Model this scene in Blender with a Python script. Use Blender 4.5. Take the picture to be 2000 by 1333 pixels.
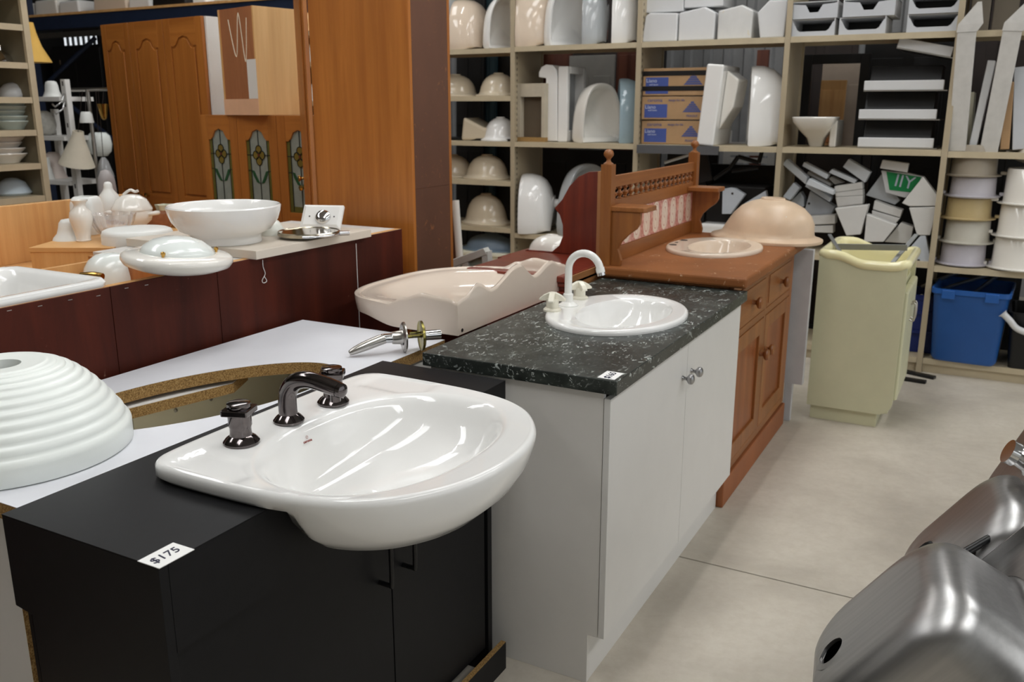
import bpy, math, random
from mathutils import Vector, Matrix
for o in list(bpy.data.objects): bpy.data.objects.remove(o)
SC = bpy.context.scene
COL = SC.collection
R = math.radians
# ------------------------------------------------------------------ camera
FPX, PITCH, YAW, EYE = 1740.0, R(14.65), R(28.4), Vector((0, 0, 1.55))
cam_d = bpy.data.cameras.new('camera'); cam = bpy.data.objects.new('camera', cam_d); COL.objects.link(cam)
cam.location = EYE; cam.rotation_euler = (R(90) - PITCH, 0, YAW)
cam_d.sensor_width = 22.3; cam_d.lens = 22.3 * FPX / 2000; cam_d.clip_start = .05; cam_d.clip_end = 100
cam_d.dof.use_dof = True; cam_d.dof.focus_distance = 2.0; cam_d.dof.aperture_fstop = 4.0
SC.camera = cam
# ------------------------------------------------------------------ light
SC.view_settings.view_transform = 'Standard'; SC.view_settings.look = 'None'
SC.view_settings.gamma = 1; SC.view_settings.use_curve_mapping = False
SC.view_settings.exposure = 0.30
W = bpy.data.worlds.new('overcast_daylight'); SC.world = W; W.use_nodes = True
W.node_tree.nodes['Background'].inputs[0].default_value = (.94, .975, 1.0, 1)
W.node_tree.nodes['Background'].inputs[1].default_value = 0.82
def fill_light(x, y, sx, sy, power, z=4.25):  # area fill added under the solid roof to brighten upward-facing surfaces
    l = bpy.data.lights.new('roof_fill_light', 'AREA'); l.shape = 'RECTANGLE'; l.size = sx; l.size_y = sy
    l.energy = power; l.color = (.97, .99, 1)
    o = bpy.data.objects.new('roof_fill_light', l); COL.objects.link(o); o.location = (x, y, z)
for x, y in ((-4.6, 1.0), (-1.2, 1.0), (2.2, 1.0), (-4.6, 5.0), (-1.2, 4.4), (2.2, 5.0)):
    fill_light(x, y, .7, 2.6, 33)

# ------------------------------------------------------------------ helpers
_cp, _sp = math.cos(PITCH), math.sin(PITCH)
_f2 = Vector((-math.sin(YAW), math.cos(YAW), 0)); _r = Vector((math.cos(YAW), math.sin(YAW), 0))
_fwd = _f2 * _cp + Vector((0, 0, -_sp)); _up = _f2 * _sp + Vector((0, 0, _cp))
def ray(u, v): return _fwd + _r * ((u - 1000) / FPX) - _up * ((v - 666.5) / FPX)
def PZ(u, v, z): d = ray(u, v); return EYE + d * ((z - EYE.z) / d.z)
def PY(u, v, y): d = ray(u, v); return EYE + d * (y / d.y)
def PX(u, v, x): d = ray(u, v); return EYE + d * (x / d.x)
def ext(u0, v0, u1, v1, Y):
    m = (v0 + v1) / 2; n = (u0 + u1) / 2
    return PY(u0, m, Y).x, PY(u1, m, Y).x, PY(n, v1, Y).z, PY(n, v0, Y).z

def C(r, g, b, k=1.0):
    f = lambda c: ((c / 255) / 12.92 if c / 255 <= .04045 else ((c / 255 + .055) / 1.055) ** 2.4) * k
    return (min(f(r), .95), min(f(g), .95), min(f(b), .95), 1)

class MB:
    def __init__(s): s.v = []; s.f = []
    def add(s, vs, fs, M=None):
        n = len(s.v)
        s.v += [tuple(M @ Vector(p)) if M else tuple(p) for p in vs]
        s.f += [tuple(i + n for i in f) for f in fs]
        return s
    def box(s, x0, y0, z0, x1, y1, z1, M=None):
        x0, x1 = min(x0, x1), max(x0, x1); y0, y1 = min(y0, y1), max(y0, y1); z0, z1 = min(z0, z1), max(z0, z1)
        return s.add([(x0, y0, z0), (x1, y0, z0), (x1, y1, z0), (x0, y1, z0), (x0, y0, z1), (x1, y0, z1), (x1, y1, z1), (x0, y1, z1)],
                     [(3, 2, 1, 0), (4, 5, 6, 7), (0, 1, 5, 4), (1, 2, 6, 5), (2, 3, 7, 6), (3, 0, 4, 7)], M)
    def cbox(s, c, d, M=None):
        return s.box(c[0] - d[0] / 2, c[1] - d[1] / 2, c[2] - d[2] / 2, c[0] + d[0] / 2, c[1] + d[1] / 2, c[2] + d[2] / 2, M)
    def loft(s, rings, cap0=False, cap1=False, M=None, closed=True, wrap=False):
        n = len(rings[0]); vs = [p for r in rings for p in r]; fs = []
        m = len(rings)
        for i in range(m if wrap else m - 1):
            a, b = i * n, ((i + 1) % m) * n
            for j in range(n if closed else n - 1):
                k = (j + 1) % n; fs.append((a + j, a + k, b + k, b + j))
        if cap0: fs.append(tuple(range(n - 1, -1, -1)))
        if cap1: fs.append(tuple(range((m - 1) * n, m * n)))
        return s.add(vs, fs, M)
    def lathe(s, prof, seg=40, M=None, sx=1, sy=1, wob=None):
        rings = []
        for r, z in prof:
            ring = []
            for j in range(seg):
                a = 2 * math.pi * j / seg; q = r * (wob(a, z) if wob else 1)
                ring.append((q * math.cos(a) * sx, q * math.sin(a) * sy, z))
            rings.append(ring)
        return s.loft(rings, cap0=prof[0][0] > 1e-6, cap1=prof[-1][0] > 1e-6, M=M)
    def tube(s, path, rad, seg=12, M=None, sq=None):
        path = [Vector(p) for p in path]; n = len(path)
        rad = rad if isinstance(rad, (list, tuple)) else [rad] * n
        t0 = (path[1] - path[0]).normalized()
        up = Vector((0, 0, 1)) if abs(t0.z) < .9 else Vector((1, 0, 0))
        nx = t0.cross(up).normalized(); rings = []
        for i in range(n):
            t = (path[min(i + 1, n - 1)] - path[max(i - 1, 0)]).normalized()
            nx = (nx - t * nx.dot(t)).normalized(); ny = t.cross(nx)
            rings.append([tuple(path[i] + nx * rad[i] * math.cos(2 * math.pi * j / seg) + ny * rad[i] * (sq or 1) * math.sin(2 * math.pi * j / seg)) for j in range(seg)])
        return s.loft(rings, True, True, M)
    def prism(s, poly, axis, a, b, M=None):
        n = len(poly)
        m = {'x': lambda p, t: (t, p[0], p[1]), 'y': lambda p, t: (p[0], t, p[1]), 'z': lambda p, t: (p[0], p[1], t)}[axis]
        vs = [m(p, a) for p in poly] + [m(p, b) for p in poly]
        fs = [tuple(range(n - 1, -1, -1)), tuple(range(n, 2 * n))] + [(i, (i + 1) % n, n + (i + 1) % n, n + i) for i in range(n)]
        return s.add(vs, fs, M)
    def mesh(s, name, mat, smooth=None):
        me = bpy.data.meshes.new(name); me.from_pydata(s.v, [], s.f); me.update()
        import bmesh
        bm = bmesh.new(); bm.from_mesh(me); bmesh.ops.recalc_face_normals(bm, faces=bm.faces); bm.to_mesh(me); bm.free()
        if smooth:
            me.polygons.foreach_set('use_smooth', [True] * len(me.polygons)); me.set_sharp_from_angle(angle=R(smooth))
        me.materials.append(mat); return me
    def build(s, name, mat, parent=None, smooth=None, bevel=0, seg=2, loc=None):
        o = bpy.data.objects.new(name, s.mesh(name, mat, smooth)); COL.objects.link(o)
        if parent: o.parent = parent
        if loc: o.location = loc
        if bevel:
            m = o.modifiers.new('bevel', 'BEVEL'); m.width = bevel; m.segments = seg; m.limit_method = 'ANGLE'; m.angle_limit = R(40)
        return o
def tag(o, label, cat, group=None):
    o['label'] = label; o['category'] = cat
    if group: o['group'] = group
    return o
def thing(name, label, cat, loc=(0, 0, 0), rz=0, group=None, rot=None):
    o = bpy.data.objects.new(name, None); COL.objects.link(o); o.empty_display_size = .05
    o.location = loc; o.rotation_euler = rot or (0, 0, rz)
    return tag(o, label, cat, group)
def struct(o): o['kind'] = 'structure'; return o
def copy_tree(o, label=None, loc=None, rot=None, parent=None, mat=None):
    c = o.copy(); COL.objects.link(c); c.parent = parent
    if label: c['label'] = label
    if loc is not None: c.location = loc
    if rot is not None: c.rotation_euler = rot
    for ch in list(o.children): copy_tree(ch, parent=c)
    return c
def share(o, parent, loc, rot=None, scale=None):
    c = o.copy(); COL.objects.link(c); c.parent = parent; c.location = loc
    if rot: c.rotation_euler = rot
    if scale: c.scale = scale
    return c
def Tm(loc=(0, 0, 0), rx=0, ry=0, rz=0):
    return Matrix.Translation(loc) @ Matrix.Rotation(rz, 4, 'Z') @ Matrix.Rotation(ry, 4, 'Y') @ Matrix.Rotation(rx, 4, 'X')
def text(body, size, mat, parent, M, name='lettering', ex=.0004, shear=0):
    cu = bpy.data.curves.new(name, 'FONT'); cu.body = body; cu.size = size; cu.extrude = ex; cu.align_x = 'CENTER'; cu.align_y = 'CENTER'
    cu.shear = shear; cu.resolution_u = 3
    t = bpy.data.objects.new('t', cu); COL.objects.link(t)
    dg = bpy.context.evaluated_depsgraph_get(); me = bpy.data.meshes.new_from_object(t.evaluated_get(dg))
    bpy.data.objects.remove(t); me.transform(M); me.materials.clear(); me.materials.append(mat); me.name = name
    o = bpy.data.objects.new(name, me); COL.objects.link(o); o.parent = parent; return o
def catmull(pts, n=8, closed=True):
    out = []; m = len(pts)
    for i in range(m if closed else m - 1):
        p = [Vector(pts[(i + k) % m] if closed else pts[max(0, min(m - 1, i + k))]) for k in (-1, 0, 1, 2)]
        for j in range(n):
            t = j / n
            out.append(.5 * ((2 * p[1]) + (-p[0] + p[2]) * t + (2 * p[0] - 5 * p[1] + 4 * p[2] - p[3]) * t * t + (-p[0] + 3 * p[1] - 3 * p[2] + p[3]) * t ** 3))
    if not closed: out.append(Vector(pts[-1]))
    return out
def polar(outline, c, n):
    """resample a closed star-shaped outline at n equal angles about c"""
    c = Vector(c); out = []; P = [Vector(p[:2]) - c for p in outline]; m = len(P)
    for k in range(n):
        a = 2 * math.pi * k / n; d = Vector((math.cos(a), math.sin(a))); best = 0
        for i in range(m):
            p, q = P[i], P[(i + 1) % m]; e = q - p; den = d.x * e.y - d.y * e.x
            if abs(den) < 1e-12: continue
            t = (p.x * e.y - p.y * e.x) / den; s = (p.x * d.y - p.y * d.x) / den
            if t > 0 and -1e-6 <= s <= 1 + 1e-6: best = max(best, t)
        out.append(best)
    return out
def sstep(a, b, x): t = max(0, min(1, (x - a) / (b - a))); return t * t * (3 - 2 * t)
def rrect(w, h, r, n=5, cx=0, cy=0):
    pts = []
    for sx, sy, a0 in ((1, 1, 0), (-1, 1, 90), (-1, -1, 180), (1, -1, 270)):
        for i in range(n + 1):
            a = R(a0 + 90 * i / n); pts.append((cx + sx * (w / 2 - r) + r * math.cos(a), cy + sy * (h / 2 - r) + r * math.sin(a)))
    return pts

# ------------------------------------------------------------------ materials
def _new(name):
    m = bpy.data.materials.new(name); m.use_nodes = True; nt = m.node_tree
    return m, nt, nt.nodes['Principled BSDF']
def _coord(nt, scale=(1, 1, 1), space='Object'):
    tc = nt.nodes.new('ShaderNodeTexCoord'); mp = nt.nodes.new('ShaderNodeMapping'); mp.inputs['Scale'].default_value = scale
    nt.links.new(tc.outputs[space], mp.inputs['Vector']); return mp.outputs['Vector']
def _noise(nt, vec, scale, detail=4, rough=.55, dist=0):
    n = nt.nodes.new('ShaderNodeTexNoise'); n.inputs['Scale'].default_value = scale; n.inputs['Detail'].default_value = detail
    n.inputs['Roughness'].default_value = rough; n.inputs['Distortion'].default_value = dist
    nt.links.new(vec, n.inputs['Vector']); return n.outputs['Fac']
def _ramp(nt, fac, stops):
    r = nt.nodes.new('ShaderNodeValToRGB'); e = r.color_ramp.elements
    while len(e) < len(stops): e.new(.5)
    for k, (p, c) in enumerate(stops): e[k].position = p; e[k].color = c
    nt.links.new(fac, r.inputs['Fac']); return r.outputs['Color']
def _mix(nt, fac, a, b):
    m = nt.nodes.new('ShaderNodeMix'); m.data_type = 'RGBA'
    for s, x in ((0, fac), (6, a), (7, b)):
        if hasattr(x, 'links'): nt.links.new(x, m.inputs[s])
        else: m.inputs[s].default_value = x
    return m.outputs[2]
def _bump(nt, b, fac, strength, dist=.002):
    n = nt.nodes.new('ShaderNodeBump'); n.inputs['Strength'].default_value = strength; n.inputs['Distance'].default_value = dist
    nt.links.new(fac, n.inputs['Height']); nt.links.new(n.outputs['Normal'], b.inputs['Normal'])
def plain(name, col, rough=.5, metal=0, var=.06, scale=9, coat=0, bump=0, spec=.5, trans=0, ior=1.45):
    m, nt, b = _new(name)
    b.inputs['Roughness'].default_value = rough; b.inputs['Metallic'].default_value = metal
    b.inputs['Coat Weight'].default_value = coat; b.inputs['Specular IOR Level'].default_value = spec
    b.inputs['Transmission Weight'].default_value = trans; b.inputs['IOR'].default_value = ior
    f = _noise(nt, _coord(nt), scale)
    lo = tuple(c * (1 - var) for c in col[:3]) + (1,); hi = tuple(min(1, c * (1 + var)) for c in col[:3]) + (1,)
    nt.links.new(_ramp(nt, f, [(.3, lo), (.7, hi)]), b.inputs['Base Color'])
    if bump: _bump(nt, b, _noise(nt, _coord(nt), scale * 12), bump)
    return m
def ceramic(name, col, rough=.08): return plain(name, col, rough, var=.02, scale=4, coat=.3)
def wood(name, c1, c2, axis='z', scale=26, rough=.4, stretch=.06, coat=0, c3=None):
    m, nt, b = _new(name); s = [1, 1, 1]; s['xyz'.index(axis)] = stretch
    v = _coord(nt, tuple(s)); f = _noise(nt, v, scale, 6, .65, .6)
    big = _noise(nt, _coord(nt, tuple(q * .6 for q in s)), 9, 3, .5, 1.2)
    c = _ramp(nt, f, [(.30, c1), (.68, c2)])
    dark = c3 or tuple(q * .72 for q in c1[:3]) + (1,)
    c = _mix(nt, _ramp(nt, big, [(.45, (0, 0, 0, 1)), (.75, (.55, .55, .55, 1))]), c, dark)
    nt.links.new(c, b.inputs['Base Color']); b.inputs['Roughness'].default_value = rough; b.inputs['Coat Weight'].default_value = coat
    b.inputs['Coat Roughness'].default_value = .25
    _bump(nt, b, f, .08, .001); return m
def chip(name='chipboard'):
    m, nt, b = _new(name); f = _noise(nt, _coord(nt), 260, 3, .7)
    nt.links.new(_ramp(nt, f, [(.3, C(92, 66, 34)), (.5, C(158, 122, 70)), (.72, C(200, 168, 112))]), b.inputs['Base Color'])
    b.inputs['Roughness'].default_value = .9; _bump(nt, b, f, .4, .002); return m
def marble():
    m, nt, b = _new('dark_green_marble_laminate'); v = _coord(nt)
    f = _noise(nt, v, 14, 6, .6, .4)
    base = _ramp(nt, f, [(.3, C(30, 34, 32)), (.55, C(50, 55, 51)), (.75, C(74, 79, 73))])
    fl = _noise(nt, _coord(nt, (1.3, .7, 1.3)), 44, 3, .62, 1.6)
    msk = _ramp(nt, fl, [(.59, (0, 0, 0, 1)), (.635, (1, 1, 1, 1))])
    zone = _ramp(nt, _noise(nt, v, 11, 2), [(.38, (0.06, 0.06, 0.06, 1)), (.60, (.9, .9, .9, 1))])
    mm = nt.nodes.new('ShaderNodeMath'); mm.operation = 'MULTIPLY'; nt.links.new(msk, mm.inputs[0]); nt.links.new(zone, mm.inputs[1])
    nt.links.new(_mix(nt, mm.outputs[0], base, C(196, 203, 198)), b.inputs['Base Color'])
    b.inputs['Roughness'].default_value = .32; return m
def concrete():
    m, nt, b = _new('polished_concrete'); v = _coord(nt)
    f = _noise(nt, v, 1.6, 8, .62, .3); g = _noise(nt, v, 28, 5, .7)
    c = _ramp(nt, f, [(.3, C(172, 164, 151)), (.5, C(195, 187, 173)), (.7, C(211, 203, 189))])
    c = _mix(nt, _ramp(nt, g, [(.4, (0, 0, 0, 1)), (.8, (.28, .28, .28, 1))]), c, C(158, 142, 120))
    sp = _noise(nt, v, 9, 9, .75, .8); c = _mix(nt, _ramp(nt, sp, [(.70, (0, 0, 0, 1)), (.75, (.7, .7, .7, 1))]), c, C(110, 96, 80))
    nt.links.new(c, b.inputs['Base Color']); b.inputs['Roughness'].default_value = .5; _bump(nt, b, g, .05, .001); return m
def steel(name, col=(.44, .435, .43, 1), rough=.34, aniso='x'):
    m, nt, b = _new(name); b.inputs['Metallic'].default_value = 1; b.inputs['Roughness'].default_value = rough
    s = [1, 1, 1]; s['xyz'.index(aniso)] = .04
    f = _noise(nt, _coord(nt, tuple(s)), 90, 3); g = _noise(nt, _coord(nt), 6, 5)
    nt.links.new(_ramp(nt, f, [(.3, tuple(c * .86 for c in col[:3]) + (1,)), (.7, col)]), b.inputs['Base Color'])
    nt.links.new(_ramp(nt, g, [(.3, (rough * .92,) * 3 + (1,)), (.7, (rough * 1.1,) * 3 + (1,))]), b.inputs['Roughness'])
    return m
def scuffed(name, col, mark, rough=.45, amount=.66):
    m, nt, b = _new(name); v = _coord(nt, (1, 1, .5)); f = _noise(nt, v, 3, 5)
    c = _ramp(nt, f, [(.3, tuple(q * .8 for q in col[:3]) + (1,)), (.7, tuple(min(1, q * 1.2) for q in col[:3]) + (1,))])
    sp = _noise(nt, _coord(nt), 18, 9, .75, 1.2)
    c = _mix(nt, _ramp(nt, sp, [(amount, (0, 0, 0, 1)), (amount + .05, (.7, .7, .7, 1))]), c, mark)
    nt.links.new(c, b.inputs['Base Color']); b.inputs['Roughness'].default_value = rough; return m

M_white = plain('white_laminate', C(226, 224, 220), .35, var=.015)
M_whiteedge = plain('white_laminate_edge', C(214, 209, 200), .4, var=.03)
M_black = plain('black_laminate', C(17, 17, 19), .48, var=.12, scale=30, spec=.26)
M_blackm = plain('matt_black_metal', C(16, 16, 17), .35)
M_cer = ceramic('white_vitreous_china', C(240, 239, 236), .07)
M_cerw = ceramic('warm_white_china', C(236, 232, 224), .1)
M_peach = ceramic('pale_peach_china', C(224, 206, 186), .1)
M_pink = plain('matt_pink_clay', C(214, 188, 160), .34, var=.08)
M_beige = ceramic('beige_china', C(206, 192, 168), .15)
M_blue = ceramic('pale_blue_china', C(160, 182, 192), .1)
M_grey = ceramic('grey_china', C(178, 182, 184), .12)
M_rawcer = plain('unglazed_china', C(214, 206, 192), .6, var=.08, scale=20)
M_gun = plain('gunmetal_chrome', C(104, 98, 98), .12, metal=1, var=.2, scale=25)
M_chrome = plain('chrome', C(215, 215, 215), .09, metal=1, var=.02)
M_satin = plain('satin_nickel', C(190, 186, 180), .28, metal=1, var=.05)
M_brass = plain('brass', C(190, 150, 80), .22, metal=1, var=.08)
M_passiv = plain('yellow_passivated_steel', C(150, 140, 80), .3, metal=1, var=.3, scale=40)
M_chip = chip()
M_marble = marble()
M_steel = steel('brushed_stainless_steel')
M_ivory = plain('ivory_plastic', C(236, 231, 214), .28, var=.02)
M_tapw = plain('white_enamel', C(240, 239, 234), .18, var=.01)
M_paper = plain('price_paper', C(244, 243, 240), .8, var=.01)
M_ink = plain('blue_black_ink', C(34, 34, 58), .7)
M_cream = plain('cream_melamine', C(242, 238, 216), .4, var=.02)
M_milk = plain('milky_glass', C(233, 238, 234), .16, var=.015, coat=.2)
M_frost = plain('frosted_white_glass', C(232, 233, 229), .42, var=.015)
M_oak = wood('orange_oak', C(160, 94, 36), C(184, 116, 50), 'z', 30, .38, .05, .15)
M_oakx = wood('orange_oak_cross', C(160, 94, 36), C(184, 116, 50), 'x', 30, .38, .05, .15)
M_oakl = wood('light_oak_veneer', C(206, 152, 92), C(224, 176, 116), 'z', 30, .5, .04)
M_ply = wood('raw_plywood_back', C(150, 92, 56), C(176, 116, 74), 'z', 22, .6, .08)
M_pine = wood('waxed_pine', C(128, 74, 30), C(158, 98, 44), 'z', 20, .42, .07, .1)
M_pinex = wood('waxed_pine_cross', C(128, 74, 30), C(158, 98, 44), 'y', 20, .42, .07, .1)
M_pinetop = scuffed('worn_pine_top', C(140, 86, 46), C(222, 190, 158), .55, .60)
M_mahog = wood('red_mahogany', C(104, 34, 20), C(134, 52, 30), 'z', 34, .3, .04, .3)
M_mahogx = wood('red_mahogany_cross', C(104, 34, 20), C(134, 52, 30), 'x', 34, .3, .04, .3)
M_maroon = wood('maroon_plywood', C(58, 22, 14), C(84, 34, 21), 'z', 9, .55, .12, 0, C(42, 16, 11))
_nt = M_maroon.node_tree; _b = _nt.nodes['Principled BSDF']; _src = _b.inputs['Base Color'].links[0].from_socket
_sp = _noise(_nt, _coord(_nt), 16, 9, .76, 1.4)
_nt.links.new(_mix(_nt, _ramp(_nt, _sp, [(.655, (0, 0, 0, 1)), (.70, (.6, .6, .6, 1))]), _src, C(168, 132, 112)), _b.inputs['Base Color'])
M_pinetop.node_tree.nodes['Principled BSDF'].inputs['Specular IOR Level'].default_value = .25
_b.inputs['Specular IOR Level'].default_value = .18
M_brownb = scuffed('brown_hardboard', C(96, 62, 44), C(150, 96, 56), .6, .6)
M_shelf = plain('beige_enamelled_steel', C(186, 172, 144), .5, var=.06, scale=14)
M_dark = plain('dark_stained_timber', C(40, 30, 26), .6, var=.3, scale=6)
M_redb = wood('dark_red_timber', C(84, 42, 28), C(108, 58, 38), 'z', 14, .55)

def holed_plate(rect, hole, z0, z1):
    """flat plate x0,y0,x1,y1 with a star-shaped hole"""
    x0, y0, x1, y1 = rect; c = Vector((sum(p[0] for p in hole) / len(hole), sum(p[1] for p in hole) / len(hole))); out = []
    for h in hole:
        d = Vector(h[:2]) - c; ts = []
        for lim, k in ((x0, 0), (x1, 0), (y0, 1), (y1, 1)):
            if abs(d[k]) > 1e-9 and (lim - c[k]) / d[k] > 0: ts.append((lim - c[k]) / d[k])
        out.append(c + d * min(ts))
    for q in ((x0, y0), (x1, y0), (x1, y1), (x0, y1)):
        j = min(range(len(out)), key=lambda i: (out[i] - Vector(q)).length); out[j] = Vector(q)
    return MB().loft([[(p[0], p[1], z1) for p in out], [(p[0], p[1], z1) for p in hole], [(p[0], p[1], z0) for p in hole], [(p[0], p[1], z0) for p in out]], wrap=True)
def ellipse(cx, cy, a, b, n=64): return [(cx + a * math.cos(2 * math.pi * k / n), cy + b * math.sin(2 * math.pi * k / n)) for k in range(n)]
def mpp(p): return (Vector(p) - EYE).dot(_fwd) / FPX
def vof(p): q = Vector(p) - EYE; w = q.dot(_fwd); return 666.5 - FPX * q.dot(_up) / w
def uof(p): q = Vector(p) - EYE; w = q.dot(_fwd); return 1000 + FPX * q.dot(_r) / w
def zat(x, y, v):
    lo, hi = -1, 4
    for _ in range(40):
        m = (lo + hi) / 2
        if vof((x, y, m)) > v: lo = m
        else: hi = m
    return lo
# ------------------------------------------------------------------ the building
M_conc = concrete()
fl = struct(MB().box(-14, -5, -.2, 7, 8.66, -.012).build('floor', plain('dark_joint_filler', C(58, 52, 46), .9)))
for i, (x0, x1) in enumerate(((-14, -7.5), (-7.5, -3.5), (-3.5, .48), (.48, 4.2), (4.2, 7))):
    for y0, y1 in ((-5, -.2), (-.2, 2.822), (2.822, 5.75), (5.75, 8.66)):
        MB().box(x0 + .003, y0 + .003, -.012, x1 - .003, y1 - .003, 0).build('concrete_slab', M_conc, fl, bevel=.002)
M_roof = plain('roof_lining', C(150, 150, 148), .8)
struct(MB().box(-14, -5, 4.4, 7, 8.66, 4.5).build('ceiling', M_roof))
M_corr = plain('grey_corrugated_steel', C(150, 150, 150), .45, metal=.3, var=.08)
def corrugated(name, x0, x1, z0, z1, Y):
    pts = []; x = x0
    while x < x1:
        for dx, dy in ((0, 0), (.09, 0), (.11, -.03), (.17, -.03), (.19, 0)):
            if x + dx <= x1: pts.append((x + dx, Y + dy))
        x += .19
    pts.append((x1, Y))
    mb = MB(); mb.loft([[(p[0], p[1], z0) for p in pts], [(p[0], p[1], z1) for p in pts],
                        [(p[0], Y + .06, z1) for p in pts], [(p[0], Y + .06, z0) for p in pts]], closed=False, wrap=True)
    return mb.build(name, M_corr)
YB = 8.6
wf = struct(MB().box(-14, -5.1, 0, 7, -5, 4.4).build('wall_front', plain('white_front_lining', C(214, 212, 206), .8)))
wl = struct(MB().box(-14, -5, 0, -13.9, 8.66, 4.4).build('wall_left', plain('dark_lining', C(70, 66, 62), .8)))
# the strip window high in the far corner, daylight behind it
a, b = PY(84, 70, YB), PY(192, 112, YB)
wx0, wx1, wz0, wz1 = a.x - .05, b.x + .05, b.z, a.z
wb = struct(corrugated('wall_back', wx1 + .4, 7, 0, 4.4, YB))
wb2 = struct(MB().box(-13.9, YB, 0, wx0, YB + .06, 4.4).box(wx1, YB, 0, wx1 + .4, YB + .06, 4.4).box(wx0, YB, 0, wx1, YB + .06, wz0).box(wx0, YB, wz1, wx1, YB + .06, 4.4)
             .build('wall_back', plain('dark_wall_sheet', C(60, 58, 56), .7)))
wn = bpy.data.objects.new('window_1', None); COL.objects.link(wn); struct(wn)
MB().box(wx0 - .04, YB - .03, wz1, wx1 + .04, YB + .08, wz1 + .05).box(wx0 - .04, YB - .03, wz0 - .05, wx1 + .04, YB + .08, wz0).box(wx0 - .05, YB - .03, wz0 - .05, wx0, YB + .08, wz1 + .05).box(wx1, YB - .03, wz0 - .05, wx1 + .05, YB + .08, wz1 + .05).build('window_frame', M_dark, wn)
for i in range(1, 11):
    x = wx0 + (wx1 - wx0) * i / 11
    MB().box(x - .012, YB, wz0, x + .012, YB + .03, wz1).build('glazing_bar', M_blackm, wn)
glass = plain('window_glass', (.95, .97, 1, 1), .02, trans=1, var=0)
MB().box(wx0, YB + .03, wz0, wx1, YB + .034, wz1).build('pane', glass, wn)
# fluorescent battens hung from the roof, running along the aisle (their reflections streak the china)
M_tube = bpy.data.materials.new('fluorescent_tube'); M_tube.use_nodes = True
_b = M_tube.node_tree.nodes['Principled BSDF']; _b.inputs['Emission Color'].default_value = (1, .985, .96, 1); _b.inputs['Emission Strength'].default_value = 40
_places = ['near the shelf wall', 'over the vanity row', 'over the open aisle']
k = 0
for r_, x in enumerate((-3.6, -.9, 1.3)):
    for c_, y in enumerate((.6, 2.9, 5.2)):
        L = thing('ceiling_batten_light', 'white fluorescent ceiling batten %s, %s of its row' % (['over the timber cabinets', 'over the vanity row', 'over the open aisle'][r_], ['nearest', 'middle', 'farthest'][c_]), 'ceiling light', (x, y, 3.55), 0, 'fluorescent battens in rows')
        MB().prism([(-.08, .05), (.08, .05), (.03, 0), (-.03, 0)], 'y', -.62, .62).build('housing', M_white, L)
        for s in (0,):
            MB().tube([(s, -.6, -.02), (s, .6, -.02)], .014, 10).build('tube', M_tube, L)
        for s in (-.5, .5): MB().tube([(0, s, .05), (0, s, .85)], .006, 6).build('hanger', M_blackm, L)

# ------------------------------------------------------------------ black vanity
V = thing('black_vanity', 'black laminate vanity cabinet carrying the semi-recessed white basin', 'vanity', (0, 0, 0))
X0, X1, Y0, Y1, Z1 = -1.47, -1.075, .836, 1.952, .861
MB().prism([(X0, Y0), (X1, Y0), (X1, 1.095), (-1.30, 1.095), (-1.345, 1.14), (-1.345, 1.67), (-1.30, 1.72), (X1, 1.72), (X1, Y1), (X0, Y1)], 'z', Z1 - .002, Z1).build('top', M_black, V)
zn = PY(60, 1195, Y0).z
MB().prism([(X0, Z1 - .0022), (X0, zn), (X0 + .045, zn - .006), (X0 + .045, 0), (X1 - .05, 0), (X1 - .05, .085), (X1, .085), (X1, Z1 - .0022)], 'y', Y0, Y0 + .018).build('side_panel', M_black, V, bevel=.001)
MB().prism([(X0, Z1 - .03), (X0, .5), (X0 + .055, .49), (X0 + .055, 0), (X1 - .034, 0), (X1 - .034, Z1 - .03)], 'y', Y1 - .04, Y1 - .018).build('side_panel', M_black, V, bevel=.001)
MB().box(X0, Y0 + .02, .5, X0 + .01, Y1 - .04, Z1 - .03).box(X0 + .06, Y0 + .02, .08, X0 + .07, Y1 - .04, .5).build('back_panel', M_black, V)
ym = 1.475
for ya, yb, s in ((Y0 + .022, ym - .002, 1), (ym + .002, Y1 - .058, -1)):
    d = MB().box(X1 - .052, ya, .09, X1 - .034, yb, .695).build('door', M_black, V, bevel=.001)
    hy = ym - .045 if s == 1 else ym + .045
    MB().tube(catmull([(X1 - .034, hy, .655), (X1 - .006, hy, .655), (X1 + .0, hy, .648), (X1 + .0, hy, .535), (X1 - .006, hy, .527), (X1 - .034, hy, .527)], 5, False), .0055, 8).build('handle', M_blackm, d, 50)
pl = MB().box(X1 - .016, Y0 + .02, 0, X1, Y1, .084).build('plinth', M_black, V)
MB().box(X1 - .0155, Y0 + .02, .084, X1 - .0005, Y1, .0855).build('raw_edge', M_chip, pl)
MB().box(X1 - .05, Y0 + .02, .3, X0 + .08, Y1 - .05, .316).build('shelf', M_black, V)

def price_tag(corners_c, w, l, rz, txt, label, z):
    t = thing('price_tag', label, 'price tag', (corners_c[0], corners_c[1], z), rz)
    MB().box(-l / 2, -w / 2, .0002, l / 2, w / 2, .0012).build('card', M_paper, t)
    text(txt, .0265, M_ink, t, Tm((-.003, 0, .0016)), 'handwriting', shear=.15)
    return t
price_tag((-1.0945, .8685), .049, .070, R(90), '$175', 'white card tag reading $175 on the black vanity corner', .861)
price_tag((-.812, 2.03), .046, .065, R(90), '$165', 'small white card tag on the dark marble counter corner', .891)

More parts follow.
